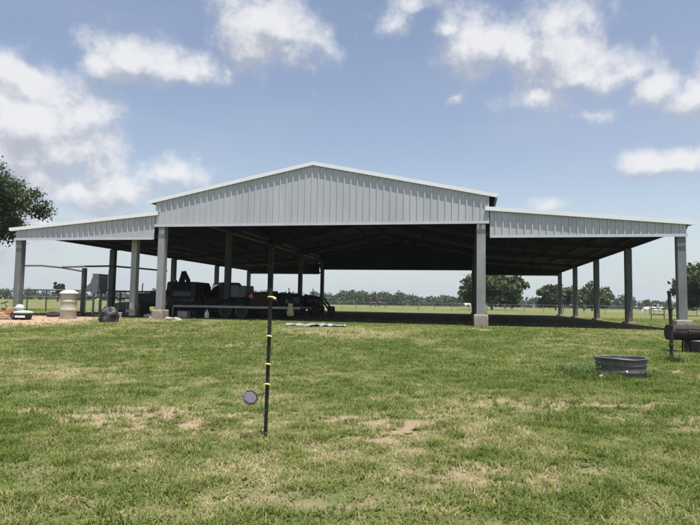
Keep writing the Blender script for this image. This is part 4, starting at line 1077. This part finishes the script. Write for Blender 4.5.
su = GN.new('ShaderNodeMath'); su.operation = 'ADD'; GL.new(ad.outputs[0], su.inputs[0]); GL.new(prev, su.inputs[1]); GL.new(su.outputs[0], go.inputs[0])
tc = N.new('ShaderNodeTexCoord')
def den(off):
    g = N.new('ShaderNodeGroup'); g.node_tree = grp
    if off:
        a = N.new('ShaderNodeVectorMath'); a.operation = 'ADD'; a.inputs[1].default_value = off; L.new(tc.outputs['Generated'], a.inputs[0]); L.new(a.outputs[0], g.inputs[0])
    else: L.new(tc.outputs['Generated'], g.inputs[0])
    return g.outputs[0]
d0, d1 = den(None), den((.006, 0, .030))
al = N.new('ShaderNodeMapRange'); al.interpolation_type = 'SMOOTHSTEP'; al.inputs['From Min'].default_value = -.10; al.inputs['From Max'].default_value = .74; al.inputs['To Max'].default_value = .92; L.new(d0, al.inputs['Value'])
df = N.new('ShaderNodeMath'); df.operation = 'SUBTRACT'; L.new(d1, df.inputs[0]); L.new(d0, df.inputs[1])
sh = N.new('ShaderNodeMapRange'); sh.interpolation_type = 'SMOOTHSTEP'; sh.inputs['From Min'].default_value = -.45; sh.inputs['From Max'].default_value = .40; L.new(df.outputs[0], sh.inputs['Value'])
cc = N.new('ShaderNodeMix'); cc.data_type = 'RGBA'; L.new(sh.outputs[0], cc.inputs[0])
CB = 1/SKY
cc.inputs[6].default_value = (.50*CB, .50*CB, .51*CB, 1); cc.inputs[7].default_value = (.27*CB, .285*CB, .33*CB, 1)
# thin high veil
vp = N.new('ShaderNodeMapping'); vp.inputs['Scale'].default_value = (1.6, 1.6, 6); L.new(tc.outputs['Generated'], vp.inputs[0])
vn = N.new('ShaderNodeTexNoise'); vn.inputs['Scale'].default_value = 1.7; vn.inputs['Detail'].default_value = 6; L.new(vp.outputs[0], vn.inputs['Vector'])
vr = N.new('ShaderNodeMapRange'); vr.inputs['From Min'].default_value = .38; vr.inputs['From Max'].default_value = .75; vr.inputs['To Max'].default_value = .30; L.new(vn.outputs['Fac'], vr.inputs['Value'])
v1 = N.new('ShaderNodeMix'); v1.data_type = 'RGBA'; L.new(vr.outputs[0], v1.inputs[0]); tn = N.new('ShaderNodeMix'); tn.data_type = 'RGBA'; tn.blend_type = 'MULTIPLY'; tn.inputs[0].default_value = 1; tn.inputs[7].default_value = (1.10, .945, .85, 1); L.new(sky.outputs[0], tn.inputs[6]); sx_ = N.new('ShaderNodeSeparateXYZ'); L.new(tc.outputs['Generated'], sx_.inputs[0])
hr = N.new('ShaderNodeMapRange'); hr.interpolation_type = 'SMOOTHERSTEP'; hr.inputs['From Min'].default_value = -.12; hr.inputs['From Max'].default_value = .26; hr.inputs['To Min'].default_value = 1; hr.inputs['To Max'].default_value = 0; L.new(sx_.outputs['Z'], hr.inputs['Value'])
hz = N.new('ShaderNodeMix'); hz.data_type = 'RGBA'; L.new(hr.outputs[0], hz.inputs[0]); L.new(tn.outputs[2], hz.inputs[6]); hz.inputs[7].default_value = (.335*CB, .405*CB, .435*CB, 1); L.new(hz.outputs[2], v1.inputs[6]); v1.inputs[7].default_value = (.30*CB, .33*CB, .39*CB, 1)
fm = N.new('ShaderNodeMix'); fm.data_type = 'RGBA'; L.new(al.outputs[0], fm.inputs[0]); L.new(v1.outputs[2], fm.inputs[6]); L.new(cc.outputs[2], fm.inputs[7])
L.new(fm.outputs[2], bg.inputs['Color'])
sl_ = bpy.data.lights.new('sun', 'SUN'); sl_.energy = 4.6; sl_.angle = R(.53); sl_.color = (1, .965, .915)
so = bpy.data.objects.new('sun', sl_); COL.objects.link(so); so.rotation_euler = SUNV.to_track_quat('Z', 'Y').to_euler()

# haze
HZ = MB().box((0, 0, 14), (3400, 3400, 34)).build('haze', None); HZ['kind'] = 'stuff'; tag(HZ, 'faint summer haze over the pasture and far woods', 'haze')
m = bpy.data.materials.new('haze'); m.use_nodes = True; nt = m.node_tree
for n in list(nt.nodes): nt.nodes.remove(n)
o_ = nt.nodes.new('ShaderNodeOutputMaterial'); pv = nt.nodes.new('ShaderNodeVolumePrincipled'); pv.inputs['Density'].default_value = .00028; pv.inputs['Color'].default_value = (.88, .92, 1, 1); pv.inputs['Anisotropy'].default_value = .3
nt.links.new(pv.outputs[0], o_.inputs['Volume']); HZ.data.materials.append(m)

# ------------------------------------------------------------------ camera
cd = bpy.data.cameras.new('camera'); cam = bpy.data.objects.new('camera', cd); COL.objects.link(cam)
cd.sensor_fit = 'HORIZONTAL'; cd.sensor_width = 36; cd.lens = F/700*36; cd.clip_start = .05; cd.clip_end = 6000
cam.location = (0, 0, CH)
mxc = Matrix.Rotation(PI/2+PIT, 4, 'X') @ Matrix.Rotation(ROLL, 4, 'Z')
cam.rotation_euler = mxc.to_euler(); SC.camera = cam
SC.view_settings.view_transform = 'Standard'; SC.view_settings.look = 'None'; SC.view_settings.exposure = .82; SC.view_settings.gamma = 1

SC.cycles.max_bounces = 7; SC.cycles.diffuse_bounces = 3; SC.cycles.glossy_bounces = 3; SC.cycles.transmission_bounces = 4
